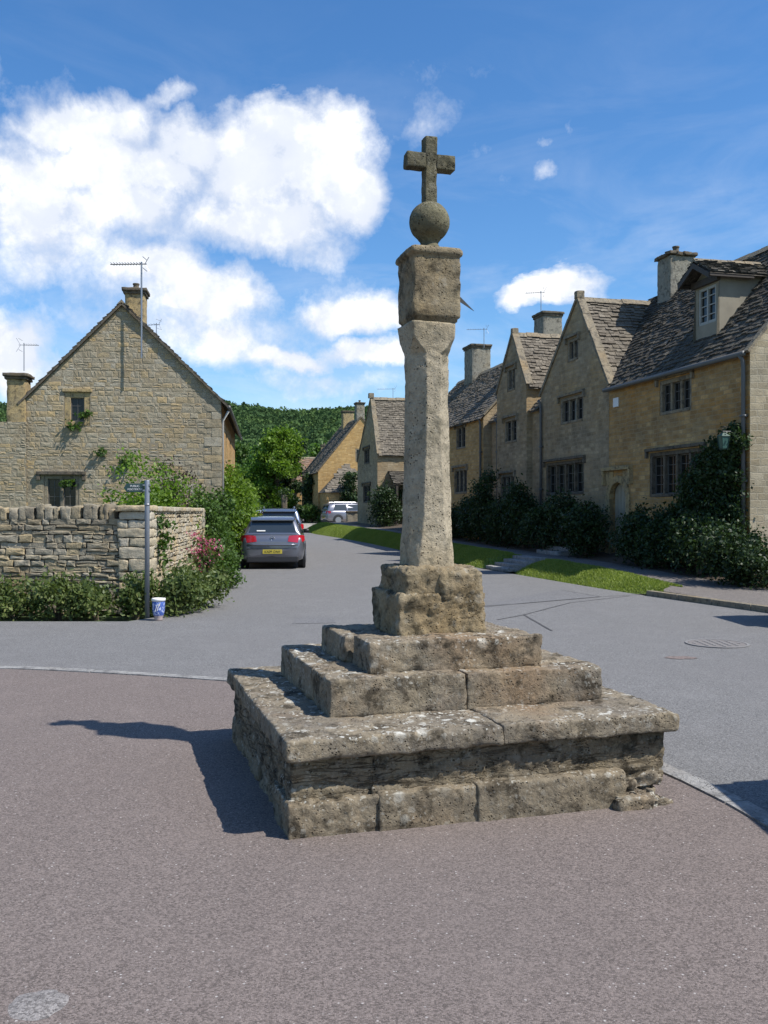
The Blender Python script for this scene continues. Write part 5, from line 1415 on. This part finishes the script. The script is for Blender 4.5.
# ------------------------------------------------------------------ cars
M['tyre'] = mat_plain('tyre', (.018, .018, .018), .85); M['alloy'] = mat_plain('alloy', (.42, .42, .44), .3, .8); M['black_plastic'] = mat_plain('black_plastic', (.02, .02, .022), .5)
M['red_lamp'] = mat_plain('red_lamp', (.42, .012, .02), .12, coat=1.0); M['chrome'] = mat_plain('chrome', (.6, .6, .62), .12, 1.0, var=.02); M['plate_y'] = mat_plain('plate_yellow', (.50, .40, .05), .4, var=.05)
M['carglass'] = mat_plain('car_glass', (.03, .038, .042), .04, spec=.9, var=.1); M['clear_lamp'] = mat_plain('clear_lamp', (.5, .52, .55), .1, .3)
M['plate_ink'] = mat_plain('plate_ink', (.02, .02, .02), .5)
def paint(name, c): 
    return mat_plain(name, c, .32, .55, var=.03, coat=1.0)
def car(x, y, head, pm, label, suv=False, reg='KX09 OAH', group=None):
    o = empty('parked_car', (x, y, gz(y)), head, label, 'car', group)
    sx, sy, sz = (1.04, 1.08, 1.13) if suv else (1, 1, 1)
    def grid(st, ring, mat, nm, caps=True):
        vs = []; fs = []
        for s_ in st:
            h = ring(*s_); full = h+[(-a, b) for a, b in h[::-1]][1 if abs(h[-1][0]) < 1e-6 else 0:]
            vs += [(a*sx, s_[0]*sy, b*sz) for a, b in full]
        n = len(full)
        for i in range(len(st)-1):
            for k in range(n-1): fs.append((i*n+k, i*n+k+1, (i+1)*n+k+1, (i+1)*n+k))
            fs.append((i*n+n-1, i*n, (i+1)*n, (i+1)*n+n-1))
        fs.append(tuple(range(n))[::-1]); fs.append(tuple(range((len(st)-1)*n, len(st)*n)))
        mb = MB(); mb.shared(vs, fs); b = mb.build(nm, mat, o, smooth=True)
        return b
    def lower(y, w, zl, zs): return [(0, zl), (w*.82, zl), (w*.96, zl+.05), (w*.995, zl+.18), (w, (zl+zs)*.5), (w*.99, zs-.16), (w*.955, zs-.04), (w*.86, zs), (w*.5, zs+.02), (0, zs+.025)]
    body = grid([(-2.11, .66, .40, .72), (-2.10, .74, .34, .80), (-2.05, .82, .27, .90), (-1.93, .865, .23, .965), (-1.6, .885, .21, .985), (-.8, .895, .20, .975), (.3, .895, .2, .95), (1.15, .885, .2, .935), (1.6, .87, .21, .86), (1.9, .83, .24, .76), (2.04, .76, .28, .68), (2.10, .64, .36, .58)], lower, pm, 'body')
    def cab(y, wb, wt, zb, zr): return [(0, zb-.06), (wb, zb-.06), (wb*.995, zb), (wb*.65+wt*.35, zb+(zr-zb)*.42), (wt*1.02, zr-(zr-zb)*.12), (wt*.90, zr-(zr-zb)*.015), (wt*.5, zr), (0, zr+.004)]
    rearr = [(-1.99, .80, .70, .96, .985), (-1.94, .80, .68, .96, 1.08), (-1.80, .81, .64, .96, 1.34), (-1.72, .815, .62, .96, 1.405)]
    if suv: rearr = [(-2.03, .80, .74, .96, .985), (-2.0, .80, .70, .96, 1.10), (-1.9, .81, .66, .96, 1.36), (-1.84, .815, .65, .96, 1.44)]
    grid(rearr+[(-1.4, .82, .615, .96, 1.455), (-.6, .83, .61, .955, 1.482), (.0, .83, .605, .95, 1.475), (.5, .83, .60, .95, 1.43), (.75, .82, .61, .94, 1.33), (1.28, .80, .70, .93, .96)], cab, pm, 'cabin').parent = o
    def S3(a, b, c): return (a*sx, b*sy, c*sz)
    ro = -.05 if suv else 0.0
    mb = MB(); mb.shared([S3(*p) for p in [(-.66, -1.975+ro, 1.03), (.66, -1.975+ro, 1.03), (.56, -1.835+ro*1.6, 1.33), (-.56, -1.835+ro*1.6, 1.33), (-.60, -1.93+ro, 1.05), (.6, -1.93+ro, 1.05)]], [(0, 1, 2, 3)]); mb.build('rear_window', M['carglass'], o)
    mb = MB(); mb.shared([S3(*p) for p in [(-.60, .79, 1.335), (.60, .79, 1.335), (.69, 1.26, .985), (-.69, 1.26, .985)]], [(0, 3, 2, 1)]); mb.build('windscreen', M['carglass'], o)
    for s_ in (-1, 1):
        mb = MB()
        for (ya, yb, yc, yd) in ((-1.62, -.62, -.62, -1.48), (-.54, .95, .52, -.54)):
            mb.face([S3(s_*q, yy, z) for q, yy, z in ((.832, ya, 1.0), (.838, yb, 1.0), (.652, yc, 1.385), (.652, yd, 1.37))])
        mb.build('side_window', M['carglass'], o)
        mb = MB(); rough = [(s_*.42, .775), (s_*.83, .80), (s_*.82, .93), (s_*.50, .925), (s_*.43, .87)]
        # tail lamp: on the back face and wrapping round the corner
        mb.shared([S3(*p) for p in [(s_*.43, -2.118, .775), (s_*.70, -2.108, .745), (s_*.845, -2.0, .76), (s_*.90, -1.84, .80), (s_*.89, -1.86, .93), (s_*.835, -1.985, .95), (s_*.68, -2.065, .955), (s_*.46, -2.085, .935)]], [(0, 1, 6, 7), (1, 2, 5, 6), (2, 3, 4, 5)]); mb.build('tail_lamp', M['red_lamp'], o, smooth=True)
        mb = MB(); mb.shared([S3(*p) for p in [(s_*.42, 2.085, .60), (s_*.76, 2.03, .62), (s_*.82, 1.9, .70), (s_*.74, 1.98, .73), (s_*.45, 2.075, .69)]], [(0, 1, 2, 3, 4)]); mb.build('headlight', M['clear_lamp'], o)
        mb = MB(); mb.shared([S3(*p) for p in [(s_*.84, .86, .95), (s_*1.0, .80, .96), (s_*1.02, .80, 1.04), (s_*.98, .78, 1.09), (s_*.86, .82, 1.08), (s_*.84, .96, .97), (s_*.98, .92, .98), (s_*.98, .90, 1.06)]], [(0, 1, 2, 3, 4), (5, 6, 7), (1, 6, 7, 2), (0, 5, 6, 1), (2, 7, 3), (3, 7, 4), (4, 7, 5, 0)]); mb.build('mirror', M['black_plastic'], o, smooth=True)
        for yw in (-1.30, 1.30):
            r = .315*(1.15 if suv else 1); cx = s_*.80*sx; cy = yw*sy; N = 28
            ar = MB(); ar.tube([(s_*.84*sx, cy, r+.015), (s_*.903*sx, cy, r+.015)], r+.055, N); ar.build('wheel_arch', M['black_plastic'], o)
            w = MB(); w.tube([(s_*.70*sx, cy, r), (s_*.715*sx, cy, r), (s_*.90*sx, cy, r), (s_*.918*sx, cy, r)], [r*.94, r, r, r*.93], N); wh = w.build('wheel', M['tyre'], o, smooth=False)
            q = MB(); q.tube([(s_*.915*sx, cy, r), (s_*.924*sx, cy, r)], r*.66, N)
            rim = q.build('rim', M['alloy'], wh)
    mb = MB(); mb.box((-.72*sx, -2.10*sy, .19*sz), (.72*sx, -1.85*sy, .37*sz)); mb.build('rear_valance', M['black_plastic'], o, bevel=.03)
    mb = MB(); mb.tube([S3(-.70, -2.085, .685), S3(-.5, -2.125, .685), S3(.5, -2.125, .685), S3(.70, -2.085, .685)], .028, 8); mb.build('bumper_ledge', pm, o, smooth=True)
    mb = MB(); mb.box((-.27, -2.135*sy, .435*sz), (.27, -2.10*sy, .435*sz+.115)); npl = mb.build('number_plate', M['plate_y'], o, bevel=.004)
    text_mesh(reg, .098, M['plate_ink'], 'registration', npl, (0, -2.137*sy, .435*sz+.057), (R(90), 0, 0), .002, .92)
    mb = MB(); N = 20; 
    for k in range(N):
        a, b = 2*math.pi*k/N, 2*math.pi*(k+1)/N; mb.tube([(.055*math.cos(a), -2.10*sy+.0, .865*sz+.055*math.sin(a)), (.055*math.cos(b), -2.10*sy, .865*sz+.055*math.sin(b))], .008, 5)
    for pts_ in ([(-.03, .04), (0, -.0), (.03, .04)], [(-.045, .0), (-.02, -.045), (0, -.01), (.02, -.045), (.045, 0)]): mb.tube([(a, -2.10*sy, .865*sz+b) for a, b in pts_], .007, 5)
    mb.build('badge', M['chrome'], o)
    mb = MB(); mb.shared([S3(*p) for p in [(-.60, -1.93+ro*1.5, 1.385), (.60, -1.93+ro*1.5, 1.385), (.62, -1.7, 1.45), (-.62, -1.7, 1.45), (-.60, -1.93+ro*1.5, 1.36), (.60, -1.93+ro*1.5, 1.36), (.62, -1.72, 1.39), (-.62, -1.72, 1.39)]], [(0, 1, 2, 3), (4, 7, 6, 5), (0, 4, 5, 1), (1, 5, 6, 2), (3, 7, 4, 0)]); mb.build('spoiler', pm, o)
    if suv:
        for s_ in (-1, 1):
            mb = MB(); mb.tube([S3(s_*.56, -1.6, 1.47), S3(s_*.57, -1.5, 1.53), S3(s_*.57, .1, 1.53), S3(s_*.56, .3, 1.46)], .018, 6); mb.build('roof_rail', M['alloy'], o)
    return o
PG = 'cars parked along the street'
golf = car(-3.28, 28.05, R(4.5), paint('paint_graphite', (.165, .17, .195)), 'dark grey hatchback seen from behind, nearest of the cars on the left verge', group=PG)
st = MB(); st.face([(-.44, -1.965, 1.06), (-.20, -1.965, 1.06), (-.20, -1.952, 1.09), (-.44, -1.952, 1.09)][::1]); st.v = [(a, b-.022, c) for a, b, c in st.v]; st.build('window_sticker', M['white'], golf)
car(-4.25, 37.6, R(7), paint('paint_blue', (.12, .15, .22)), 'dark blue tall estate parked directly ahead of the grey hatchback', suv=True, group=PG, reg='VN54 HKC')
car(-6.05, 45.5, R(9), paint('paint_white', (.55, .56, .57)), 'pale car further up the street, left of the blue car', group=PG, reg='WR06 JTO')
suvp = paint('paint_silver', (.22, .22, .25))
car(-2.55, 72.6, R(-68), suvp, 'silver estate car with roof rails parked across the drive by the far gable', suv=True, reg='FX56 LSD', group=PG)
car(5.14, 4.36, R(-90), bpy.data.materials['paint_blue'], 'dark blue estate car added out of view at right to cast the forecourt shadow', suv=True, reg='OV05 MRE', group=PG)  # added unseen car: only its roof shadow reaches the forecourt corner
car(8.3, 13.25, R(-88), bpy.data.materials['paint_graphite'], 'grey estate car added out of view at right to cast the shadow by the far kerb', suv=True, reg='KN07 PZA', group=PG)  # second added car, out of view, placed to throw the shadow beside the kerb
# ------------------------------------------------------------------ planting
def fl(px, sh, Yonly=False):
    k = (px-CX)/F; Y = (12.87-sh/.97)/(k+.25); return (k*Y, Y)
# low plants along the foot of the garden wall
FG = 'low green plants along the garden wall'
wall_pl = [(-9.6, 14.35, .75, .5, .62, 'lf_grey'), (-8.5, 14.3, .7, .5, .60, 'lf_mid'), (-7.5, 14.3, .7, .5, .66, 'lf_grey'), (-6.55, 14.3, .65, .5, .66, 'lf_mid'), (-5.7, 14.3, .6, .5, .56, 'lf_grey'), (-5.0, 14.25, .55, .48, .60, 'lf_grey'), (-4.4, 14.2, .5, .46, .60, 'lf_grey'), (-3.82, 14.3, .36, .42, .66, 'lf_grey')]
lab = ['low grey-green plant at the wall foot, outside the left edge', 'low green plant at the foot of the garden wall, just past the left edge', 'low grey-green plant at the foot of the garden wall, nearly at the left edge', 'low leafy plant at the wall foot, first fully in view from the left', 'low plant at the wall foot, second from the left edge', 'low plant at the wall foot, midway to the signpost', 'low plant at the wall foot just left of the signpost']
lab = ['low grey-green plant at the wall foot, farthest left', 'low mid green plant at the wall foot, near the left edge', 'low grey-green plant at the wall foot, left of the greener one', 'low bright leafy plant at the wall foot below the cottage window', 'low grey-green plant at the wall foot, under the middle of the coping', 'low grey-green plant at the wall foot, beside the greener plant right of the cottage window', 'low grey-green plant one plant away from the signpost foot', 'small grey-green plant immediately left of the signpost foot']
for i, (x, y, rx, ry, h, m) in enumerate(wall_pl): shrub(x, y, 0, rx, ry, h, lab[i], 'plant', m, 1500, .042, FG, 100+i, 'garden_plant', 6, up=.6)
shrub(-3.25, 14.55, 0, .5, .55, .72, 'grey-green bush right of the blue and white pot', 'bush', 'lf_grey', 2200, .042, FG, 121, 'garden_plant', 7, up=.6)
shrub(-3.1, 15.6, 0, .48, .7, .78, 'tall grey-green bush at the foot of the pale side wall', 'bush', 'lf_grey', 2200, .045, FG, 122, 'garden_plant', 7, up=.6)
shrub(-3.38, 17.3, 0, .27, .5, 1.2, 'pink flowering valerian leaning out at the end of the side wall', 'flowers', 'lf_grey', 700, .05, None, 123, 'flowering_plant', 6, up=.7, flowers=('petal', 110, .035))
shrub(-3.45, 19.6, 0, .42, .7, .8, 'shaggy green plant behind the pink flowers', 'plant', 'lf_mid', 2600, .045, None, 124, 'garden_plant')
shrub(-5.2, 21.2, 0, .9, 1.1, 2.75, 'bright green bush showing above the side wall, in front of the cottage', 'bush', 'lf_bright', 7500, .055, None, 130, 'bush', 14)
shrub(-5.55, 24.3, 0, .9, .8, 3.05, 'purple-brown shrub against the cottage gable', 'bush', 'lf_purple', 4500, .05, None, 131, 'bush', 8)
shrub(-4.35, 22.9, 0, .50, .8, 2.05, 'blue-green bush spilling over the end of the side wall', 'bush', 'lf_mid', 5200, .055, None, 132, 'bush', 8)
shrub(-4.75, 26.1, 0, .7, .8, 2.2, 'dark green bush below the cottage corner', 'bush', 'lf_mid', 4600, .058, None, 133, 'bush', 8)
shrub(-4.35, 24.8, 0, .32, .9, 1.15, 'low dark bush filling the verge left of the grey hatchback', 'bush', 'lf_mid', 3800, .05, None, 134, 'bush', 6)
shrub(-4.95, 29.8, 0, .75, 1.4, 3.25, 'big yellow-green bush hanging over behind the grey hatchback', 'bush', 'lf_bright', 11000, .068, None, 135, 'bush', 16)
shrub(-4.55, 31.6, 0, .35, .7, 1.45, 'golden yellow leaved bush beside the grey hatchback roof', 'bush', 'lf_yel', 900, .08, None, 136, 'bush', 5)
shrub(-5.8, 36.5, gz(36), .8, 1.8, 2.6, 'leafy green bush along the cottage street wall', 'bush', 'lf_bright', 6000, .075, None, 137, 'bush', 8)
shrub(-7.4, 43, gz(43), 1.1, 2.2, 2.7, 'rounded green hedge beyond the cottage on the left', 'hedge', 'lf_tree', 2600, .14, None, 138, 'bush', 8)
shrub(-9.6, 54, gz(54), 1.5, 3, 3.3, 'tall green hedge on the left bend of the street', 'hedge', 'lf_tree', 2600, .18, None, 139, 'bush', 9)
shrub(-11.6, 68, gz(68), 1.8, 3, 3.0, 'bright low hedge at the far left bend', 'hedge', 'lf_bright', 1800, .2, None, 140, 'bush', 8)
# far end of the street
tree(-9.8, 84, gz(84), 8.5, 2.3, 'bright green rounded tree at the end of the street', 'lf_bright', 22000, .17, 201, low=.16, lumps=26)
tree(-9.0, 93, gz(93), 8.6, 1.2, 'slim dark tree right of the bright rounded tree', 'lf_dark', 9000, .17, 202, low=.1, lumps=16)
tree(-15.0, 88, gz(88), 5.6, 2.6, 'mid green bushy tree left of the bright rounded tree', 'lf_tree', 12000, .19, 203, low=.12)
tree(-17.5, 78, gz(78), 5.2, 2.3, 'low dark green tree behind the cottage corner', 'lf_mid', 9000, .18, 204, low=.1)
tree(-13.5, 110, gz(110), 8.5, 3.2, 'dark broad tree at the foot of the wooded hill', 'lf_tree', 10000, .24, 205, low=.1)
tree(-20, 118, gz(118), 9.5, 3.6, 'distant tree left of the street below the hill', 'lf_mid', 9000, .26, 206, low=.1)
tree(-7.2, 122, gz(122), 9.0, 3.6, 'distant tree behind the red tiled roof', 'lf_tree', 5000, .36, 207, low=.1)
tree(-27, 105, gz(105), 9, 3.8, 'distant tree hidden behind the cottage roof', 'lf_tree', 4000, .36, 208, low=.1)
tree(2, 118, gz(118), 9.5, 3.8, 'distant tree behind the orange gable', 'lf_tree', 4000, .36, 209, low=.1)
shrub(-12.0, 80, gz(80), 1.6, 1.6, 2.6, 'pale leafy bush at the end of the road', 'bush', 'lf_bright', 1500, .2, None, 141, 'bush', 7)
ps = empty('stone_pier', (-8.25, 77, gz(77)), 0, 'ivy topped stone gate pier at the end of the street', 'gate pier')
mb = MB(); rough_block(mb, (0, 0, 1.1), (.45, .45, 2.4), .2, .06, .15, .05, seed=3); mb.build('stonework', M['dress_dark'], ps, smooth=True); leaves('ivy', M['lf_dark'], [(0, 0, 2.4, .5, .5, .4, 500)], .1, ps, 4)
# shrubs before houses E and F
shrub(.05, 50.6, pathz(50), 1.0, 1.0, 2.3, 'rounded dark bush by the porch, left of the cross shaft', 'bush', 'lf_dark', 5000, .07, None, 151, 'bush', 8)
shrub(1.6, 52.5, pathz(52), 1.2, 1.0, 2.8, 'tall dark bush by the porch, partly behind the cross shaft', 'bush', 'lf_dark', 2000, .11, None, 152, 'bush', 8)
shrub(-2.5, 75.0, gz(75), .9, .8, 4.2, 'dark evergreen between the far gable and the silver car', 'bush', 'lf_dark', 2600, .14, None, 153, 'bush', 9)
shrub(-6.35, 82, gz(82), .6, 2.2, 4.6, 'dark climber on the street side of the sunlit house', 'climber', 'lf_dark', 2200, .16, None, 154, 'climber', 9)
shrub(-6.0, 77.4, gz(77), .7, .8, 1.5, 'clipped round bush in front of the sunlit house corner', 'bush', 'lf_mid', 900, .14, None, 155, 'bush', 5)
shrub(-7.3, 84, gz(84), .8, 1, 1.5, 'second clipped bush further along the sunlit house', 'bush', 'lf_mid', 900, .14, None, 156, 'bush', 5)
shrub(-4.6, 76.4, gz(76), 1.2, .5, 1.1, 'low hedge under the window of the hipped wing', 'hedge', 'lf_mid', 900, .14, None, 157, 'bush', 5)
# shrubbery in front of the right hand houses
SB = 'dark shrubs in front of the row of houses'
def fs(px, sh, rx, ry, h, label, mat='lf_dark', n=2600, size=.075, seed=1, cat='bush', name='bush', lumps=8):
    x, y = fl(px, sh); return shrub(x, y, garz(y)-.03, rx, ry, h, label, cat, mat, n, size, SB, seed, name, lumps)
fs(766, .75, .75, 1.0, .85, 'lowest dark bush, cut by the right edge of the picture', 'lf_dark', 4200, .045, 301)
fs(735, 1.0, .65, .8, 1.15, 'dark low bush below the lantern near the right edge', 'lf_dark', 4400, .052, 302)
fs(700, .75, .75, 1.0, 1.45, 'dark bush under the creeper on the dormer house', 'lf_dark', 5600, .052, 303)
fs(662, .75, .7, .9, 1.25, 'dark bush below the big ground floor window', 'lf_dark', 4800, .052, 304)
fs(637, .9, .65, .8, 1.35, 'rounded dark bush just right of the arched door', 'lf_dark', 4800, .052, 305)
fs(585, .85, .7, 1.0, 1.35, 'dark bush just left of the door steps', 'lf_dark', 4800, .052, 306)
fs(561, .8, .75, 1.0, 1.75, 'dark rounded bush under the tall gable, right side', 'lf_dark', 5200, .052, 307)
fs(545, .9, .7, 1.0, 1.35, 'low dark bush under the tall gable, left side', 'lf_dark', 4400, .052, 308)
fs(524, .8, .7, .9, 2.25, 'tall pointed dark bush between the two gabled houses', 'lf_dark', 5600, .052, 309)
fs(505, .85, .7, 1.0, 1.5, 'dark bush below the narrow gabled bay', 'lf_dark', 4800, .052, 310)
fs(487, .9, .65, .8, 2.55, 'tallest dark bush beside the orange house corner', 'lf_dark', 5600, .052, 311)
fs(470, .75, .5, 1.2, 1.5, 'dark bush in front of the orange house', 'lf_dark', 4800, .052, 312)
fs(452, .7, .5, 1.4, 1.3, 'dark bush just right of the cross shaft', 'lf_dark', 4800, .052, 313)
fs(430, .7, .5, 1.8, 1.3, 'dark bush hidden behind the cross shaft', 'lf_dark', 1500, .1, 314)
# creeper on the dormer house
cr = empty('creeper', (*fl(710, .05), .4), RZ, 'dark climbing creeper on the wall between window and drainpipe', 'creeper')
def cl_(px, z, w, h, n, d=.16):
    u = A.U(px)-A.U(710); return (u, -.12, z, w, d, h, n)
leaves('foliage', M['lf_dark'], [cl_(738, 2.75, .36, .30, 1800), cl_(727, 2.5, .45, .4, 2200), cl_(715, 2.2, .5, .45, 2400), cl_(733, 1.8, .5, .6, 2600), cl_(712, 1.3, .6, .6, 3000), cl_(695, 1.7, .4, .5, 1800), cl_(688, 1.1, .5, .5, 1800), cl_(735, .9, .5, .6, 2200), cl_(700, .6, .7, .5, 2400), cl_(676, .8, .4, .5, 1400)], .05, cr, 5)
mb = MB(); 
for px in (735, 715, 700):
    u = A.U(px)-A.U(710); mb.tube([(u, -.1, -.1), (u*.8, -.06, 1.0), (u*1.05, -.06, 2.3)], [.035, .025, .01], 6)
mb.build('stem', M['bark'], cr)

# ------------------------------------------------------------------ wooded hill
rs = np.random.RandomState(9); C = []; SZ = []
n = 9000
yy = 190+(740-190)*rs.rand(n)**.75
xx = -.62*yy+(.62+.35)*yy*rs.rand(n)
for x, y in zip(xx, yy):
    x += 0; z = hill(x, y)+gz(150)-.06; r = rs.uniform(2.2, 4.6)*(1 if y > 260 else .8)
    k = 60; d = rs.normal(size=(k, 3)); d[:, 2] = np.abs(d[:, 2])*1.1-.25; d /= np.linalg.norm(d, axis=1)[:, None]
    rad = rs.uniform(.75, 1.05, size=(k, 1))
    C.append(np.array([x, y, z+r*.55])+d*rad*np.array([r, r, r*rs.uniform(.9, 1.3)])); SZ.append(np.full((k, 1), r*.24))
C = np.concatenate(C); SZ = np.concatenate(SZ)*rs.uniform(.6, 1.2, size=(len(C), 1)); n = len(C)
a = rs.normal(size=(n, 3)); a /= np.linalg.norm(a, axis=1)[:, None]; b = rs.normal(size=(n, 3)); b -= (b*a).sum(1)[:, None]*a; b /= np.linalg.norm(b, axis=1)[:, None]
V = np.stack([C-a*SZ, C+b*SZ*.7, C+a*SZ, C-b*SZ*.7], 1).reshape(-1, 3)
m = bpy.data.materials.new('woodland'); m.use_nodes = True; nt = m.node_tree; nt.nodes.clear(); g = G(nt); out = g.n('ShaderNodeOutputMaterial')
pos = geo_pos(g); big = g.noise(pos, .045, 4, .6); tr_ = g.vor(pos, .11); sc = g.n('ShaderNodeSeparateColor'); g.set(sc.inputs[0], tr_.outputs['Color'])
f = g.math('ADD', g.math('MULTIPLY', sc.outputs[0], .5), g.math('MULTIPLY', g.math('SUBTRACT', big.outputs[0], .3), 1.2), clamp=True)
col = g.ramp(f, [(0, (.045, .08, .038)), (.4, (.068, .118, .046)), (.75, (.10, .16, .052)), (1, (.14, .20, .065))])
bs = g.n('ShaderNodeBsdfDiffuse'); g.set(bs.inputs[0], col); tl = g.n('ShaderNodeBsdfTranslucent'); g.set(tl.inputs[0], col); mx = g.n('ShaderNodeMixShader'); mx.inputs[0].default_value = .25
nt.links.new(bs.outputs[0], mx.inputs[1]); nt.links.new(tl.outputs[0], mx.inputs[2]); nt.links.new(mx.outputs[0], out.inputs[0])
wd_ = np_mesh('woodland', V, np.arange(n*4).reshape(n, 4), m); tag(wd_, 'dense dark green woodland covering the far hillside', 'woodland', None, 'stuff')

# ------------------------------------------------------------------ sky, sun, camera
SE = R(53.0); sh = Vector((.917, -.399)); sdir = Vector((sh.x*math.cos(SE), sh.y*math.cos(SE), math.sin(SE)))
W = bpy.data.worlds.new('World'); S.world = W; W.use_nodes = True; nt = W.node_tree; nt.nodes.clear(); g = G(nt)
out = g.n('ShaderNodeOutputWorld'); bg = g.n('ShaderNodeBackground'); nt.links.new(bg.outputs[0], out.inputs[0])
sky = g.n('ShaderNodeTexSky', sky_type='NISHITA'); sky.sun_disc = False; sky.sun_elevation = SE; sky.sun_rotation = math.atan2(sh.x, sh.y)
sky.altitude = 100; sky.air_density = 1.0; sky.dust_density = .4; sky.ozone_density = 1.6
BGS = .098; bg.inputs[1].default_value = BGS
D = g.vmath('NORMALIZE', g.n('ShaderNodeTexCoord').outputs['Generated'])
wn = g.noise(D, 5.5, 7, .62, .25); wv = g.vmath('SUBTRACT', wn.outputs['Color'], (.5, .5, .5)); w1 = g.vmath('SCALE', wv); w1.node.inputs['Scale'].default_value = .11
Dw = g.vmath('ADD', D, w1)
BL = [(318, 158, 60, 42, 1), (350, 182, 34, 32, 1), (280, 128, 36, 24, 1), (250, 165, 55, 45, 1), (190, 150, 45, 30, .9), (165, 175, 60, 30, .85), (110, 125, 42, 38, .8), (60, 120, 60, 28, .9), (100, 165, 60, 40, .9), (30, 190, 60, 70, .85), (120, 215, 90, 35, .75), (255, 220, 85, 34, .85), (310, 240, 45, 24, .55),
      (205, 295, 66, 28, .9), (160, 270, 60, 30, .8), (60, 270, 70, 34, .55), (15, 345, 42, 38, .9), (342, 310, 56, 20, .95), (362, 352, 46, 16, .95), (285, 360, 60, 13, .8), (215, 352, 60, 26, .6), (120, 330, 60, 22, .45),
      (530, 293, 32, 16, .95), (560, 288, 36, 17, .95), (165, 92, 34, 14, .5), (440, 120, 85, 60, .24), (480, 175, 60, 40, .2), (60, 240, 120, 60, .6), (180, 225, 90, 40, .42), (60, 165, 70, 40, .38), (200, 330, 130, 40, .55), (330, 290, 70, 50, .34), (60, 380, 80, 40, .4), (300, 385, 120, 22, .4), (20, 90, 60, 40, .4), (541, 184, 16, 12, .38), (536, 155, 14, 8, .35), (566, 142, 8, 14, .25)]
tot = None
for (px, py, rx, ry, a) in BL:
    v = Vector(((px-CX)/F, 1, (CY-py)/F)); L = v.length; v.normalize()
    df = g.vmath('MULTIPLY', g.vmath('SUBTRACT', Dw, tuple(v)), (F/rx*L*.95, F/rx*L*.4, F/ry*L*.95))
    m_ = g.math('MULTIPLY', g.mr(g.vmath('LENGTH', df), .25, 1.45, 1, 0), a)
    tot = m_ if tot is None else g.math('SMOOTH_MAX', tot, m_, .15)
det = g.noise(D, 16, 12, .64, .08); det2 = g.noise(D, 5, 6, .55)
nsum = g.math('ADD', g.math('MULTIPLY', g.math('SUBTRACT', det.outputs[0], .5), 1.0), g.math('MULTIPLY', g.math('SUBTRACT', det2.outputs[0], .5), .5))
dens = g.math('ADD', tot, g.math('MULTIPLY', nsum, g.mr(tot, .02, .3, 0, 1)))
sx_ = g.n('ShaderNodeSeparateXYZ'); g.set(sx_.inputs[0], D)
# general scattered cloud in the rest of the sky (behind the viewer)
alpha = g.mr(dens, .22, .66)
gen = g.math('MULTIPLY', g.mr(g.noise(D, 3.2, 8, .6).outputs[0], .55, .68), g.mr(sx_.outputs[1], -.1, -.35))
alpha = g.math('MAXIMUM', alpha, gen)
# thin high veils
mp = g.n('ShaderNodeMapping'); g.set(mp.inputs[0], D); mp.inputs['Scale'].default_value = (2.2, 2.2, 7); mp.inputs['Rotation'].default_value = (0, .5, 0)
veil = g.math('MULTIPLY', g.mr(g.noise(mp.outputs[0], 2.2, 8, .6, .8).outputs[0], .45, .8), .38)
veil = g.math('MULTIPLY', veil, g.mr(sx_.outputs[2], .50, .15))
alpha = g.math('MAXIMUM', alpha, veil)
# lit tops and soft grey undersides: thickness towards the sun
off = g.vmath('ADD', D, tuple(sdir*.035)); d2 = g.noise(off, 17, 8, .62, .2)
lit = g.math('SUBTRACT', det.outputs[0], d2.outputs[0])
shd = g.math('ADD', g.math('MULTIPLY', lit, 2.2), g.mr(g.noise(D, 7, 5, .6).outputs[0], .35, .65, -.3, .75), clamp=True)
shd = g.math('ADD', shd, g.math('MULTIPLY', g.mr(dens, .6, 1.2, 0, .35), 1), clamp=True)
cc = g.mix(shd, (6.6, 7.1, 8.1), (10.2, 10.2, 10.2))
hs = g.n('ShaderNodeHueSaturation'); hs.inputs['Saturation'].default_value = 1.24; hs.inputs['Value'].default_value = 1.24; g.set(hs.inputs['Color'], sky.outputs[0]); skyc = g.mix(1.0, hs.outputs[0], (.86, 1.02, 1.15), 'MULTIPLY')
fin = g.mix(alpha, skyc, cc); g.set(bg.inputs[0], fin)
W.cycles.sampling_method = 'MANUAL'; W.cycles.sample_map_resolution = 1024

sl_ = bpy.data.lights.new('sun', 'SUN'); sl_.energy = 4.95; sl_.angle = R(.53); sl_.color = (1, .965, .91)
so = bpy.data.objects.new('sun', sl_); COL.objects.link(so); so.rotation_euler = (-sdir).to_track_quat('-Z', 'Y').to_euler(); so.location = (30, -10, 40)
cam = bpy.data.cameras.new('camera'); co_ = bpy.data.objects.new('camera', cam); COL.objects.link(co_); S.camera = co_
cam.sensor_fit = 'VERTICAL'; cam.sensor_height = 36; cam.lens = 36*F/1024; co_.location = (0, 0, EYE); co_.rotation_euler = (R(90), 0, 0); cam.clip_end = 6000; cam.clip_start = .05
S.render.engine = 'CYCLES'; S.view_settings.view_transform = 'Standard'; S.view_settings.look = 'None'; S.view_settings.exposure = .32; S.view_settings.gamma = 1
S.cycles.use_denoising = True; S.cycles.max_bounces = 6; S.cycles.diffuse_bounces = 3; S.cycles.transparent_max_bounces = 4; S.render.resolution_x = 768; S.render.resolution_y = 1024
